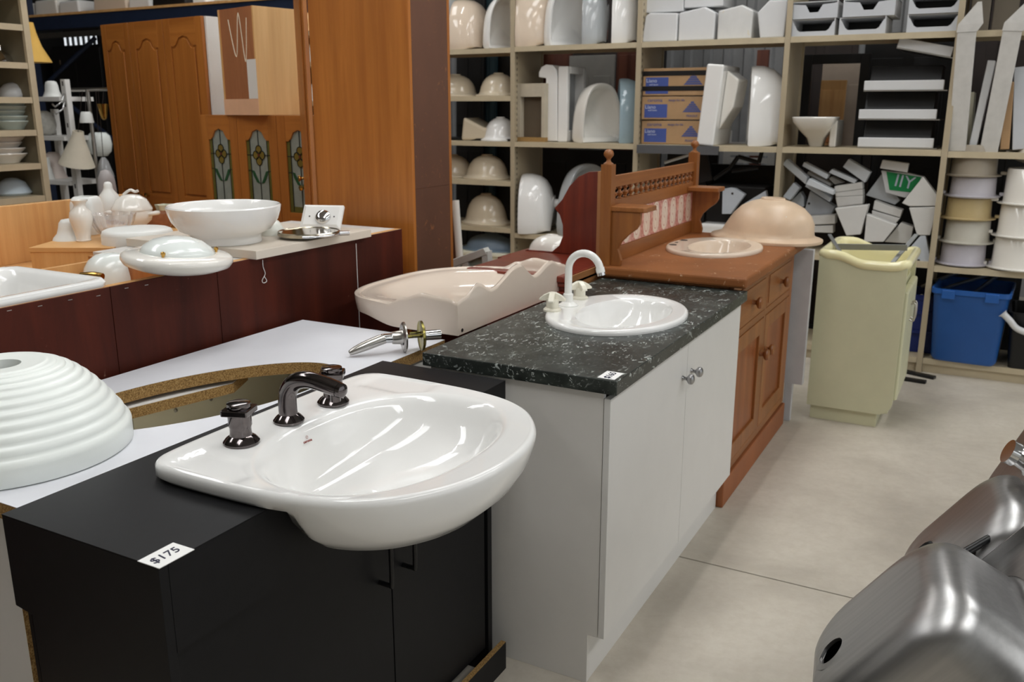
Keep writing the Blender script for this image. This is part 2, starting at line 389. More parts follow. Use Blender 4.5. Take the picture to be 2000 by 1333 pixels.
# ------------------------------------------------------------------ semi-recessed basin on the black vanity
B = thing('semi_recessed_basin', 'large white D-shaped basin with dark chrome taps on the black vanity', 'basin', (0, 0, 0))
bc = (-1.055, 1.408)
half = [(-1.388, 0), (-1.386, .12), (-1.383, .25), (-1.374, .315), (-1.345, .345), (-1.29, .352), (-1.16, .351), (-1.04, .342), (-.94, .316), (-.86, .262), (-.80, .178), (-.77, .09)]
outl = [(x, 1.41 + y) for x, y in half] + [(-.762, 1.41)] + [(x, 1.41 - y) for x, y in reversed(half[1:])]
NB = 176
ro = polar(catmull(outl, 8), bc, NB)
def spt(k, rr, z): a = 2 * math.pi * k / NB; return (bc[0] + rr * math.cos(a), bc[1] + rr * math.sin(a), z)
ri = []
for k in range(NB):
    a = 2 * math.pi * k / NB; c_, s_ = abs(math.cos(a)) / .208, abs(math.sin(a)) / .292
    ri.append((c_ ** 2.25 + s_ ** 2.25) ** (-1 / 2.25))
under_f = [(0.0, .715), (.25, .716), (.5, .728), (.72, .755), (.87, .795), (.955, .835), (.988, .866), (1.0, .882)]
under_b = [(0.0, .715), (.25, .716), (.5, .728), (.66, .77), (.74, .82), (.78, .8618), (.975, .8618), (1.0, .872)]
rings = []
for (rf, zf), (rb, zb) in zip(under_f, under_b):
    ring = []
    for k in range(NB):
        a = 2 * math.pi * k / NB; xo = bc[0] + ro[k] * math.cos(a); w = sstep(-1.10, -1.0, xo)
        q = rf * w + rb * (1 - w); zz = zf * w + zb * (1 - w)
        ring.append(spt(k, max(ro[k] * q, .022), zz))
    rings.append(ring)
rings.append([spt(k, ro[k] - .0005, .888) for k in range(NB)])
rings.append([spt(k, ro[k] - .004, .8945) for k in range(NB)])
rings.append([spt(k, ro[k] - .010, .897) for k in range(NB)])
def deckz(x, y, t):
    z = .8965 - .005 * t
    for yc in (1.41 - .293, 1.41 + .293):           # the soap ledges, sunk a few millimetres
        m = sstep(.052, .040, abs(y - yc)) * sstep(-1.335, -1.32, x) * sstep(-1.14, -1.165, x)
        z -= .004 * m
        m2 = 0
        z -= .003 * m2
    return z
for i in range(1, 15):
    t = i / 15; ring = []
    for k in range(NB):
        rr = (ro[k] - .010) * (1 - t) + (ri[k] + .020) * t; p = spt(k, rr, 0); ring.append((p[0], p[1], deckz(p[0], p[1], t)))
    rings.append(ring)
for dr, z in ((.015, .8912), (.009, .8900), (.003, .8878), (-.003, .8838), (-.009, .878), (-.015, .8705)):
    rings.append([spt(k, ri[k] + dr, z) for k in range(NB)])
for q, z in ((.90, .848), (.83, .818), (.72, .792), (.58, .772), (.42, .757), (.25, .748), (.16, .745)):
    sh_ = sstep(.9, .3, q) * Vector((-.05, -.035, 0)) if True else 0
    rings.append([tuple(Vector(spt(k, ri[k] * q, z + .010 * sstep(.9, .3, q))) + sh_) for k in range(NB)])
for r_, z_ in ((.026, .753), (.0225, .750), (.021, .743), (.020, .727)): rings.append([(bc[0] - .05 + r_ * math.cos(2 * math.pi * k / NB), bc[1] - .035 + r_ * math.sin(2 * math.pi * k / NB), z_) for k in range(NB)])
MB().loft(rings + [rings[0]]).build('bowl', M_cer, B, 50)
# the vanity's apron is cut to the underside of the bowl
prof_l = [(rg[3 * NB // 4][1], rg[3 * NB // 4][2]) for rg in rings[:8]]; prof_r = [(rg[NB // 4][1], rg[NB // 4][2]) for rg in rings[:8]]
cut = [(y, min(z, .8605) - .002) for y, z in reversed(prof_l) if y > 1.02] + [(y, min(z, .8605) - .002) for y, z in prof_r]
cut = [(y, min(z, Z1 - .0022)) for y, z in cut]
MB().prism([(Y0 + .0185, .70), (Y1, .70), (Y1, Z1 - .0022)] + list(reversed(cut)) + [(Y0 + .0185, Z1 - .0022)], 'x', X1 - .018, X1).build('apron', M_black, V)
MB().lathe([(.0205, .7215), (.0205, .7245), (.008, .7245), (.008, .7215)], 24, Tm((bc[0] - .05, bc[1] - .035, .008))).build('waste_grate', M_chrome, B, 40)
M_logo = plain('red_brown_print', C(150, 70, 60), .5)
# maker's mark on the back slope of the bowl
pb = PZ(600, 862, .838); nrm = Vector((.75, -.06, .66)).normalized()
ty = Vector((0, 1, 0)); tx = ty; tz = nrm; tyy = tz.cross(tx).normalized(); tx = tyy.cross(tz)
def _slope_z(x, y):
    r_ = math.hypot(x - bc[0], y - bc[1]); a = math.atan2(y - bc[1], x - bc[0]); k = int(round(a / (2 * math.pi) * NB)) % NB
    q = r_; L = [(ri[k] + d_, z_) for d_, z_ in ((.015, .8912), (.009, .8900), (.003, .8878), (-.003, .8838), (-.009, .878), (-.015, .8705))] + [(ri[k] * s_, z_) for s_, z_ in ((.90, .848), (.83, .818), (.72, .792), (.58, .772), (.42, .757))]
    for (q0, z0), (q1, z1) in zip(L, L[1:]):
        if q1 <= q <= q0: return z1 + (z0 - z1) * (q - q1) / (q0 - q1)
    return 9
best = min(((abs((PZ(600, 862, z).z) - _slope_z(PZ(600, 862, z).x, PZ(600, 862, z).y)), z) for z in [.76 + .001 * i for i in range(125)]))[1]
pb = PZ(600, 862, best); e = .004
gx = (_slope_z(pb.x + e, pb.y) - _slope_z(pb.x - e, pb.y)) / (2 * e); gy = (_slope_z(pb.x, pb.y + e) - _slope_z(pb.x, pb.y - e)) / (2 * e)
tz = Vector((-gx, -gy, 1)).normalized(); tx = Vector((.12, 1, 0)); tx = (tx - tz * tx.dot(tz)).normalized(); tyy = tz.cross(tx)
ML = Matrix(((tx.x, tyy.x, tz.x, pb.x), (tx.y, tyy.y, tz.y, pb.y), (tx.z, tyy.z, tz.z, pb.z), (0, 0, 0, 1))) @ Matrix.Translation((0, 0, .0018))
text('caroma', .0085, M_logo, B, ML, 'maker_name', .0006)
mk = MB(); mk.loft([[(.0 + r_ * math.cos(2 * math.pi * j / 20), .0085 + r_ * math.sin(2 * math.pi * j / 20), .0006) for j in range(20)] for r_ in (.0034, .0026)], M=ML); mk.tube([(-.0012, .0085, .0006), (.0016, .0095, .0006)], .0004, 5, ML); mk.build('maker_emblem', M_logo, B)
def dark_tap(loc, rz):
    t = MB().lathe([(.0, 0), (.036, 0), (.0365, .004), (.030, .012), (.0225, .017), (.0215, .024), (.0215, .034), (.0235, .038), (.0235, .064), (.0, .064)], 32, Tm(loc)).build('tap', M_gun, B, 35)
    h = MB(); h.prism(rrect(.056, .056, .004, 3), 'z', .062, .075, Tm(loc, rz=rz)); h.build('tap_handle', M_gun, t, bevel=.002)
    MB().lathe([(.0, .074), (.023, .074), (.0245, .078), (.0235, .085), (.018, .0865), (0, .0868)], 32, Tm(loc)).build('tap_button', M_gun, t, 35)
dark_tap((-1.290, 1.232, .8935), R(20)); dark_tap((-1.290, 1.520, .8935), R(32))
sp = MB(); sp.lathe([(.0, 0), (.033, 0), (.0335, .004), (.027, .012), (.0205, .017), (0, .017)], 32, Tm((-1.294, 1.376, .8935))); sp.build('spout_flange', M_gun, B, 35)
path = catmull([(-1.294, 1.376, .905), (-1.295, 1.376, .935), (-1.290, 1.376, .962), (-1.270, 1.377, .985), (-1.235, 1.378, .995), (-1.19, 1.379, .991), (-1.155, 1.38, .984)], 5, False)
n_ = len(path); MB().tube(path, [.0205 - .0035 * i / (n_ - 1) for i in range(n_)], 20).build('spout', M_gun, B, 50)
MB().lathe([(0, -.012), (.011, -.012), (.0145, -.006), (.0165, .006), (.015, .014), (.010, .018), (0, .019)], 20, Tm((-1.158, 1.380, .9845), ry=R(96))).lathe([(0, -.024), (.011, -.024), (.011, 0), (0, 0)], 16, Tm((-1.165, 1.380, .982))).build('spout_tip', M_gun, B, 40)

# ------------------------------------------------------------------ white cabinet with an oval cut-out
K = thing('white_cut_out_cabinet', 'white cabinet with a big oval hole cut in its chipboard top', 'cabinet', (0, 0, 0))
kx0, kx1, ky0, ky1, kz = -2.055, -1.476, .885, 2.285, .845
ec, ea, eb, er = Vector((-1.718, 1.535)), .375, .182, math.atan2(.951, .31)
hole = []
for k in range(64):
    a = 2 * math.pi * k / 64; p = Vector((ea * math.cos(a), eb * math.sin(a)))
    hole.append((ec.x + p.x * math.cos(er) - p.y * math.sin(er), ec.y + p.x * math.sin(er) + p.y * math.cos(er)))
rect = [(kx0, ky0), (kx1, ky0), (kx1, ky1), (kx0, ky1)]
def rect_ring():
    out = []
    for hx, hy in hole:
        d = Vector((hx, hy)) - ec; ts = []
        for lim, comp in ((kx0, 0), (kx1, 0), (ky0, 1), (ky1, 1)):
            if abs(d[comp]) > 1e-9:
                t = (lim - ec[comp]) / d[comp]
                if t > 0: ts.append(t)
        out.append(ec + d * min(ts))
    # snap the ray nearest each corner onto it
    for c in rect:
        j = min(range(len(out)), key=lambda i: (out[i] - Vector(c)).length); out[j] = Vector(c)
    return out
rr_ = rect_ring()
tb = MB(); tb.loft([[(p[0], p[1], kz) for p in rr_], [(p[0], p[1], kz) for p in hole], [(p[0], p[1], kz - .001) for p in hole], [(p[0], p[1], kz - .001) for p in rr_]], wrap=True)
wt = tb.build('worktop', plain('white_worktop_laminate', C(226, 227, 232), .38, var=.02), K)
tc = MB(); tc.loft([[(p[0], p[1], kz - .001) for p in rr_], [(p[0], p[1], kz - .001) for p in hole], [(p[0], p[1], kz - .034) for p in hole], [(p[0], p[1], kz - .034) for p in rr_]], wrap=True)
tc.build('chipboard_core', M_chip, wt)
def carc(name, b, m=M_cream): return MB().box(*b).build(name, m, K)
xs_ = PY(45, 1200, ky0 + .012).x
carc('side_panel', (kx0 + .01, ky0 + .012, 0, xs_, ky0 + .028, kz - .035), M_white)
carc('side_panel_edge', (xs_, ky0 + .012, 0, xs_ + .001, ky0 + .028, kz - .035), M_chip)
carc('side_panel', (kx0 + .01, ky1 - .03, 0, kx1 - .022, ky1 - .012, kz - .035), M_white)
for ya, yb in ((ky0 + .03, 1.545), (1.548, ky1 - .032)):
    carc('back_panel', (kx0 + .012, ya, .1, kx0 + .028, yb, kz - .037))
carc('cabinet_floor', (kx0 + .03, ky0 + .03, .52, kx1 - .03, ky1 - .032, .536))
carc('front_panel', (kx1 - .03, ky0 + .05, 0, kx1 - .014, ky1 - .032, kz - .036), M_white)
carc('filler_panel', (xs_ + .004, ky0 + .032, 0, kx1 - .031, ky0 + .048, kz - .036), M_white)
for ya, yb in ((ky0 + .03, 1.40), (1.78, ky1 - .032)):
    MB().prism([(kx0 + .03, ya), (kx0 + .15, ya), (kx0 + (.15 if ya < 1.2 else .06), yb), (kx0 + .03, yb)], 'z', kz - .066, kz - .036).build('top_rail', M_chip, K)
MB().prism([(kx0 + .03, 1.33), (-1.915, 1.42), (-1.835, 1.74), (-1.89, 1.85), (kx0 + .03, 1.90)], 'z', kz - .075, kz - .047).build('curved_rail', M_chip, K)
MB().prism([(kx0 + .03, 1.33), (-1.917, 1.42), (-1.837, 1.74), (-1.892, 1.85), (kx0 + .03, 1.90)], 'z', kz - .0468, kz - .0455).build('rail_face', M_white, K)
for u, v in ((343, 802), (412, 780)):
    p = PX(u, v, kx0 + .0285); MB().lathe([(0, 0), (.006, 0), (.006, .002), (0, .003)], 12, Tm(p, ry=R(90))).build('screw', M_satin, K)

# ribbed lamp shade
prof = []; Rb, Hb = .238, .19
prof = [(Rb - .006, .0), (Rb, .004), (Rb, .03)]
nr = 11
for i in range(nr):
    t0, t1 = i / nr, (i + 1) / nr
    for k in range(6):
        t = t0 + (t1 - t0) * k / 6
        rad = Rb * (1 - .70 * t ** 1.12) ; z = .032 + (Hb - .032) * (math.sin(t * math.pi / 2) ** .95)
        bulge = .0034 * math.sin(math.pi * k / 6)
        prof.append((rad + bulge, z + bulge * .6))
prof += [(Rb * .29, Hb + .001), (Rb * .24, Hb + .001), (Rb * .16, Hb - .001), (Rb * .15, Hb - .02)]
prof += [(Rb * .24, Hb - .03), (Rb * .6, Hb - .07), (Rb * .9, .03), (Rb - .012, 0)]
prof.append(prof[0])
tag(MB().lathe(prof, 72, Tm((-1.785, 1.062, .845))).build('ribbed_lamp_shade', plain('white_ribbed_glass', C(242, 246, 241), .3, var=.01), smooth=60), 'large white ribbed dome lamp shade on the white cut-out cabinet', 'lamp shade')

# door lever set
D0 = Vector((-1.505, 2.105, 0)); ax = Vector((.69, .72, 0)).normalized()
LVs = 1.15
LV = thing('door_lever_set', 'satin nickel door lever set with two roses lying on the white cabinet', 'door handle', (D0.x, D0.y, .845), math.atan2(ax.y, ax.x))
LV.scale = (1.15,) * 3
MX = lambda x, z=.040: Tm((x, 0, z), ry=R(90))
MB().lathe([(0, -.004), (.034, -.004), (.0395, .0), (.0395, .004), (.036, .005), (0, .005)], 40, MX(0)).build('rose', M_satin, LV, 35)
MB().lathe([(.0, -.030), (.016, -.030), (.018, -.010), (.022, -.004), (0, -.004)], 28, MX(0)).build('rose_neck', M_satin, LV, 35)
MB().lathe([(0, -.058), (.0125, -.058), (.0125, -.028), (0, -.028)], 24, MX(0)).build('lever_shank', M_chrome, LV, 40)
path = catmull([(-.05, 0, .040), (-.075, -.002, .033), (-.10, -.004, .0255), (-.125, -.006, .017), (-.142, -.007, .010)], 5, False)
MB().tube(path, [.0155 - .009 * (i / (len(path) - 1)) ** 3 for i in range(len(path))], 16, sq=.85).build('lever', M_satin, LV, 50)
for dy, dz in ((-.018, -.014), (.018, .01)): MB().lathe([(0, -.0055), (.003, -.0055), (.003, -.003), (0, -.003)], 10, Tm((0, dy, .040 + dz), ry=R(90))).build('screw_hole', M_blackm, LV)
MB().tube([(0, 0, .04), (.05, 0, .04)], .005, 8).build('spindle', M_passiv, LV)
for dy in (-.015, .015): MB().tube([(.02, dy, .045), (.05, dy, .045)], .003, 8).build('fixing_post', M_passiv, LV)
MB().lathe([(.012, .0), (.036, .0), (.0395, -.002), (.0395, .004), (.03, .008), (.016, .009), (.012, .009), (.012, 0)], 36, MX(.046)).build('rose', M_passiv, LV, 35)
MB().lathe([(0, .008), (.0135, .008), (.0135, .05), (.0125, .052), (0, .052)], 24, MX(.046)).build('lever_shank', M_chrome, LV, 40)

# ------------------------------------------------------------------ white vanity with a dark marble counter
G = thing('white_vanity', 'white two-door vanity cabinet under a dark marbled counter', 'vanity', (0, 0, 0))
gx0, gxf, gy0, gy1, gz = -1.36, -.778, 1.988, 3.288, .891
MB().prism([(gx0 + .02, .852), (gx0 + .02, 0), (-.846, 0), (-.846, .15), (-.817, .15), (-.817, .852)], 'y', gy0 + .012, gy0 + .028).build('side_panel', plain('white_side_laminate', C(224, 221, 216), .4, var=.02), G, bevel=.0008)
MB().prism([(gx0 + .02, .852), (gx0 + .02, 0), (-.846, 0), (-.846, .15), (-.817, .15), (-.817, .852)], 'y', gy1 - .028, gy1 - .012).build('side_panel', M_white, G)
MB().box(gx0 + .02, gy0 + .03, 0, gx0 + .03, gy1 - .03, .85).build('back_panel', M_white, G)
MB().box(gx0 + .03, gy0 + .03, .15, -.818, gy1 - .03, .166).build('cabinet_floor', M_white, G)
MB().box(-.862, gy0 + .029, 0, -.847, gy1 - .029, .149).build('kick_board', M_white, G)
ym = 2.637
for ya, yb, s in ((gy0 + .010, ym - .0015, -1), (ym + .0015, gy1 - .010, 1)):
    d = MB().box(-.815, ya, .152, -.797, yb, .838).build('door', M_white, G, bevel=.0012)
    ky = ym + s * .045
    MB().lathe([(0, 0), (.0085, 0), (.0075, .003), (.0055, .006), (.0055, .013), (.010, .017), (.0158, .022), (.0168, .028), (.0145, .034), (.009, .037), (0, .038)], 24, Tm((-.797, ky, .735), ry=R(90))).build('knob', plain('satin_silver', C(170, 170, 172), .3, metal=1, var=.03), d, 40)
CT = holed_plate((gx0, gy0, gxf, gy1), ellipse(-1.052, 2.672, .212, .278, 96), gz - .038, gz).build('marbled_counter', M_marble, bevel=.0025, seg=2)
tag(CT, 'dark green-black marbled counter top on the white vanity', 'counter top')
# oval basin
oc = (-1.052, 2.672)
O = thing('oval_basin', 'white oval drop-in basin with white gooseneck tap in the dark counter', 'basin', (oc[0], oc[1], gz))
def oval_basin(parent, a, b, mat, taps=True, depth=.13, name='bowl', back=.10):
    """outer oval a x b (x, y half sizes), a tap ledge on the -x side, bowl sunk to -depth"""
    n = 96; rings = []
    def pt(k, fa, fb, cx, z): t = 2 * math.pi * k / n; return (cx + fa * math.cos(t), fb * math.sin(t), z)
    rim = [(1.0, 0), (1.003, .006), (.995, .013), (.975, .017), (.95, .0175)]
    for s, z in rim: rings.append([pt(k, a * s, b * s, 0, z) for k in range(n)])
    ai, bi, cx = a - (back + .055) / 2 - .0, b - .062, (back - .05) / 2
    for s, z in ((1.0, .015), (.975, .009), (.95, -.004), (.88, -.04), (.76, -.075), (.58, -.102), (.36, -.12), (.15, -.127)):
        rings.append([pt(k, ai * s, bi * s, cx * (1 if s > .5 else 1), z - 0) for k in range(n)])
    rings.append([pt(k, .021, .021, cx, -depth) for k in range(n)]); rings.append([pt(k, .019, .019, cx, -depth - .012) for k in range(n)])
    rings.append([pt(k, .04, .04, cx, -depth - .018) for k in range(n)])
    for s, z in ((.4, -.132), (.62, -.114), (.8, -.085), (.92, -.045), (.985, -.006)):
        rings.append([pt(k, ai * s + .008, bi * s + .008, cx, z) for k in range(n)])
    rings.append([pt(k, a * .97, b * .97, 0, .0005) for k in range(n)])
    o = MB().loft(rings + [rings[0]]).build(name, mat, parent, 50)
    MB().lathe([(0, -depth - .008), (.019, -depth - .008), (.019, -depth - .004), (0, -depth - .003)], 20, Tm((cx, 0, 0))).build('waste_grate', M_chrome, parent, 40)
    return o
oval_basin(O, .222, .288, M_cer)
def ivory_tap(lx, ly, rz):
    t = MB().lathe([(0, .016), (.030, .016), (.030, .022), (.024, .027), (.0205, .027), (.0205, .058), (0, .058)], 28, Tm((lx, ly, 0))).build('tap', M_ivory, O, 35)
    h = MB()
    for k in range(4):
        M = Tm((lx, ly, 0), rz=rz + k * math.pi / 2)
        h.prism([(0, .05), (.043, .050), (.044, .056), (.03, .068), (.012, .077), (0, .079)], 'y', -.009, .009, M)
    h.build('cross_handle', M_ivory, t, bevel=.002)
for (lx, ly, rz) in ((-.205 + .016, -.098, R(18)), (-.205 + .016, .118, R(50))): ivory_tap(lx, ly, rz)
lx, ly = -.178, .0
MB().lathe([(0, .016), (.034, .016), (.034, .019), (.026, .024), (.018, .030), (.0165, .036), (.0165, .055), (.0135, .058), (0, .058)], 28, Tm((lx, ly, 0))).build('spout_base', M_tapw, O, 35)
path = [(lx, ly, .055), (lx, ly, .13)] + [(lx + .057 - .057 * math.cos(R(a)), ly, .14 + .057 * math.sin(R(a))) for a in range(0, 171, 10)]
MB().tube(path, .0125, 18).build('spout', M_tapw, O, 50)
e_ = Vector(path[-1]); d_ = (e_ - Vector(path[-2])).normalized()
MB().tube([e_ - d_ * .004, e_ + d_ * .012], .0145, 18).build('spout_collar', M_tapw, O, 50)
MB().tube([e_ + d_ * .012, e_ + d_ * .022], .0135, 18).build('aerator', M_chrome, O, 50)
# ------------------------------------------------------------------ mahogany cabinet with its scrolled end board
H = thing('mahogany_cabinet', 'red mahogany cabinet with stepped moulding and a scrolled upright end board', 'cabinet', (0, 0, 0))
MB().box(-1.74, 2.48, 0, -1.39, 3.56, .855).build('body', M_mahog, H, bevel=.002)
b_ = MB()
b_.box(-1.83, 3.0, .91, -1.40, 3.54, .935); b_.build('top_slab', M_mahogx, H, bevel=.006, seg=3)
for k, (dy, z0, z1) in enumerate(((.0, .893, .91), (.012, .875, .893), (-.006, .856, .875))):
    MB().box(-1.825 + dy, 3.008 + dy, z0, -1.392 - k * .004, 3.53, z1).build('moulding_step', M_mahogx, H, bevel=.004, seg=3)
MB().box(-1.398, 3.02, .857, -1.392, 3.5, .93).build('cut_end', wood('cut_pine_end', C(150, 98, 52), C(180, 126, 74), 'y', 40, .7), H)
YBD = 3.5
prof_px = [(1168, 335), (1150, 336), (1130, 345), (1112, 364), (1098, 390), (1083, 407), (1093, 420), (1099, 440), (1099, 462), (1092, 480), (1078, 492), (1060, 496), (1045, 491), (1030, 490), (1025, 497), (1026, 512), (1040, 524), (1168, 530)]
pr_ = [PY(u, v, YBD) for u, v in prof_px]
MB().prism([(p.x, max(p.z, .936)) for p in pr_], 'y', YBD, YBD + .02).build('end_board', M_mahog, H, bevel=.0015)
pR = PY(1168, 335, YBD)
MB().box(pR.x, YBD - .002, .936, pR.x + .018, YBD + .05, pR.z).build('back_rail', wood('raw_pine_rail', C(176, 122, 76), C(198, 146, 98), 'z', 30, .6), H)

# wavy peach wall basin
c0 = Vector((-1.68, 2.69))
WB = thing('wavy_wall_basin', 'pale peach wall basin with a wavy upstand lying on the mahogany cabinet', 'basin', (0, 0, 0))
ol = [(-1.43, 2.29), (-1.43, 2.5), (-1.43, 2.69), (-1.43, 2.9), (-1.43, 3.08), (-1.56, 3.085), (-1.70, 3.075), (-1.87, 3.02), (-1.965, 2.89), (-1.985, 2.69), (-1.965, 2.49), (-1.87, 2.355), (-1.70, 2.30), (-1.56, 2.29)]
dense = []
for i in range(len(ol)):
    p = [Vector(ol[(i + k) % len(ol)]) for k in (-1, 0, 1, 2)]
    straight = i in (0, 1, 2, 3, 4, 13)
    for j in range(22):
        t = j / 22
        if straight: dense.append(p[1] + (p[2] - p[1]) * t)
        else: dense.append(.5 * ((2 * p[1]) + (-p[0] + p[2]) * t + (2 * p[0] - 5 * p[1] + 4 * p[2] - p[3]) * t * t + (-p[0] + 3 * p[1] - 3 * p[2] + p[3]) * t ** 3))
# order counter-clockwise by angle about the centre, keep the corners
dense.sort(key=lambda p: math.atan2(p.y - c0.y, p.x - c0.x))
wy = [(2.28, .966), (2.33, .976), (2.415, 1.006), (2.507, .974), (2.70, 1.026), (2.826, .968), (2.96, 1.0), (3.03, .978), (3.10, .966)]
def lerp(tab, x):
    if x <= tab[0][0]: return tab[0][1]
    for (a, za), (b, zb) in zip(tab, tab[1:]):
        if x <= b: t = (x - a) / (b - a); t = t * t * (3 - 2 * t); return za + (zb - za) * t
    return tab[-1][1]
side = [(-1.98, .930), (-1.70, .938), (-1.64, .962), (-1.56, .983), (-1.50, .977), (-1.43, .972)]
def topz(p): return lerp(wy, p.y) if p.x > -1.445 else lerp(side, p.x)
def ring(f, zf, off=0):
    out = []
    for p in dense:
        d = p - c0; L = d.length; q = c0 + d * max(0, (L * f - off) / L); out.append((q.x, q.y, zf(p)))
    return out
fr = lambda p: sstep(-1.68, -1.84, p.x)
rs = [ring(.05, lambda p: .857), ring(.6, lambda p: .857)]
rs.append([(c0.x + (p.x - c0.x) * (.97 - .09 * fr(p)), c0.y + (p.y - c0.y) * (.97 - .07 * fr(p)), .857 + .006 * fr(p)) for p in dense])
rs.append([(c0.x + (p.x - c0.x) * (1 - .02 * fr(p)), c0.y + (p.y - c0.y) * (1 - .015 * fr(p)), .862 + .018 * fr(p)) for p in dense])
rs.append(ring(1.0, lambda p: (topz(p) - .012) * (1 - fr(p)) + .918 * fr(p)))
rs.append(ring(1.0, lambda p: topz(p) - .006 * (1 - fr(p)), .0)); rs.append(ring(1.0, lambda p: topz(p) + .001, .006)); rs.append(ring(1.0, lambda p: topz(p), .014)); rs.append(ring(1.0, lambda p: topz(p) - .006, .02))
for off, k in ((.025, .5), (.030, .85), (.042, 1.0), (.07, 1.0)): rs.append(ring(1.0, lambda p, k=k: topz(p) * (1 - k) + (.926 if topz(p) > .94 else topz(p) - .004) * k, off))
rs.append(ring(.74, lambda p: .918)); rs.append(ring(.66, lambda p: .900)); rs.append(ring(.5, lambda p: .884)); rs.append(ring(.3, lambda p: .876)); rs.append(ring(.06, lambda p: .874))
mbw = MB(); mbw.loft(rs, True, True); mbw.build('bowl', ceramic('peach_glaze', C(226, 210, 194), .12), WB, 42)
pb_ = PX(891, 643, -1.4285)
MB().lathe([(0, 0), (.006, 0), (.006, .001), (0, .001)], 14, Tm((-1.4295, 2.315, .875), ry=R(90))).build('fixing_hole', M_dark, WB)

# ------------------------------------------------------------------ pine washstand
P = thing('pine_washstand', 'pine washstand with tiled splashback, turned spindles and bracket shelves', 'washstand', (0, 0, 0))
px0, px1, py0, py1, pz = -1.375, -.778, 3.258, 4.44, .942
sc_ = (-1.085, 3.905)
holed_plate((px0, py0, px1, py1), ellipse(sc_[0], sc_[1], .196, .262, 96), pz - .042, pz).build('top', M_pinetop, P, bevel=.012, seg=3)
MB().box(px0 + .02, py0 + .035, .10, -.845, py0 + .055, pz - .043).build('side_panel', M_pine, P)
MB().box(px0 + .02, py1 - .055, .10, -.845, py1 - .035, pz - .043).build('side_panel', M_pine, P)
MB().box(px0 + .02, py0 + .056, .10, px0 + .03, py1 - .056, pz - .043).build('back_panel', M_pine, P)
fx = -.830
for ya, yb in ((py0 + .035, py0 + .09), (3.835, 3.865), (py1 - .09, py1 - .035)): MB().box(fx - .022, ya, .12, fx, yb, pz - .043).build('stile', M_pine, P, bevel=.002)
for za, zb in ((.12, .155), (.675, .705), (.868, pz - .043)): MB().box(fx - .022, py0 + .0905, za, fx - .0005, py1 - .0905, zb).build('rail', M_pinex, P, bevel=.002)
def knob(parent, y, z, x=None, r=.025):
    return MB().lathe([(0, 0), (.012, 0), (.010, .006), (.0095, .014), (r * .9, .022), (r, .030), (r * .85, .038), (0, .042)], 20, Tm((x if x is not None else fx + .001, y, z), ry=R(90))).build('knob', M_pine, parent, 40)
for ya, yb in ((py0 + .093, 3.832), (3.868, py1 - .093)):
    d = MB().box(fx - .02, ya, .708, fx + .001, yb, .865).build('drawer', M_pinex, P, bevel=.004)
    MB().box(fx + .001, ya + .02, .725, fx + .004, yb - .02, .85).build('drawer_field', M_pinex, d, bevel=.003)
    knob(d, (ya + yb) / 2, .785, fx + .004)
for ya, yb, ks in ((py0 + .093, 3.832, 1), (3.868, py1 - .093, -1)):
    d = MB().box(fx - .02, ya, .158, fx + .001, ya + .06, .672).box(fx - .02, yb - .06, .158, fx + .001, yb, .672).box(fx - .02, ya + .06, .158, fx + .001, yb - .06, .225).box(fx - .02, ya + .06, .605, fx + .001, yb - .06, .672).build('door', M_pine, P, bevel=.002)
    MB().box(fx - .018, ya + .06, .225, fx - .010, yb - .06, .605).build('door_panel', wood('dark_waxed_pine', C(124, 66, 30), C(160, 92, 46), 'z', 18, .4, .06), d)
    knob(d, (yb - .03) if ks > 0 else (ya + .03), .515, fx + .002)
MB().box(fx - .03, py0 + .028, 0, fx + .010, py1 - .028, .112).build('plinth', scuffed('worn_pine_plinth', C(150, 88, 48), C(214, 170, 126), .55, .64), P, bevel=.004)
MB().box(px0 + .03, py0 + .03, 0, fx - .03, py0 + .052, .1).build('plinth_return', M_pine, P)
MB().box(px0 + .03, py0 + .06, .1, fx - .024, py1 - .06, .118).build('cabinet_floor', M_pine, P)
# splashback
bx = -1.35
zr = [PX(1265, v, bx + .012).z for v in (333, 353.5, 376, 398.5, 462)]
post = MB().box(-.022, -.022, 0, .022, .022, 1.338 - pz).lathe([(0, 0), (.0, 0)], 3).build('post', M_pine, P, bevel=.002, loc=(bx, 3.288, pz))
post2 = share(post, P, (bx, 4.40, pz))
fin = MB().lathe([(.020, 0), (.019, .004), (.010, .010), (.0075, .018), (.010, .024), (.019, .034), (.020, .042), (.016, .052), (.007, .058), (0, .059)], 20).build('finial', M_pine, P, 40, loc=(bx, 3.288, 1.338))
share(fin, P, (bx, 4.40, 1.338))
for z0, z1, nm in ((zr[1], zr[0], 'top_rail'), (zr[3], zr[2], 'middle_rail'), (pz, zr[4], 'bottom_rail')):
    MB().box(bx - .009, 3.31, z0, bx + .011, 4.378, z1).build(nm, M_pinex, P, bevel=.002)
hs = zr[1] - zr[2]
spn = MB().lathe([(.009, 0), (.011, .05 * hs), (.0065, .16 * hs), (.013, .36 * hs), (.014, .46 * hs), (.006, .62 * hs), (.0055, .72 * hs), (.011, .86 * hs), (.009, hs)], 14)
nS = 17; sp0 = None
for i in range(nS):
    y = 3.335 + (4.355 - 3.335) * (i + .25) / (nS - .5)
    if sp0 is None: sp0 = spn.build('spindle', M_pine, P, 40, loc=(bx, y, zr[2]))
    else: share(sp0, P, (bx, y, zr[2]))
M_tile, nt, b = _new('pink_patterned_tile')
tcn = nt.nodes.new('ShaderNodeTexCoord'); sep = nt.nodes.new('ShaderNodeSeparateXYZ'); nt.links.new(tcn.outputs['Object'], sep.inputs[0])
def _math(nt, op, a, b2=None):
    m = nt.nodes.new('ShaderNodeMath'); m.operation = op
    for i, x in enumerate((a, b2)):
        if x is None: continue
        if hasattr(x, 'links'): nt.links.new(x, m.inputs[i])
        else: m.inputs[i].default_value = x
    return m.outputs[0]
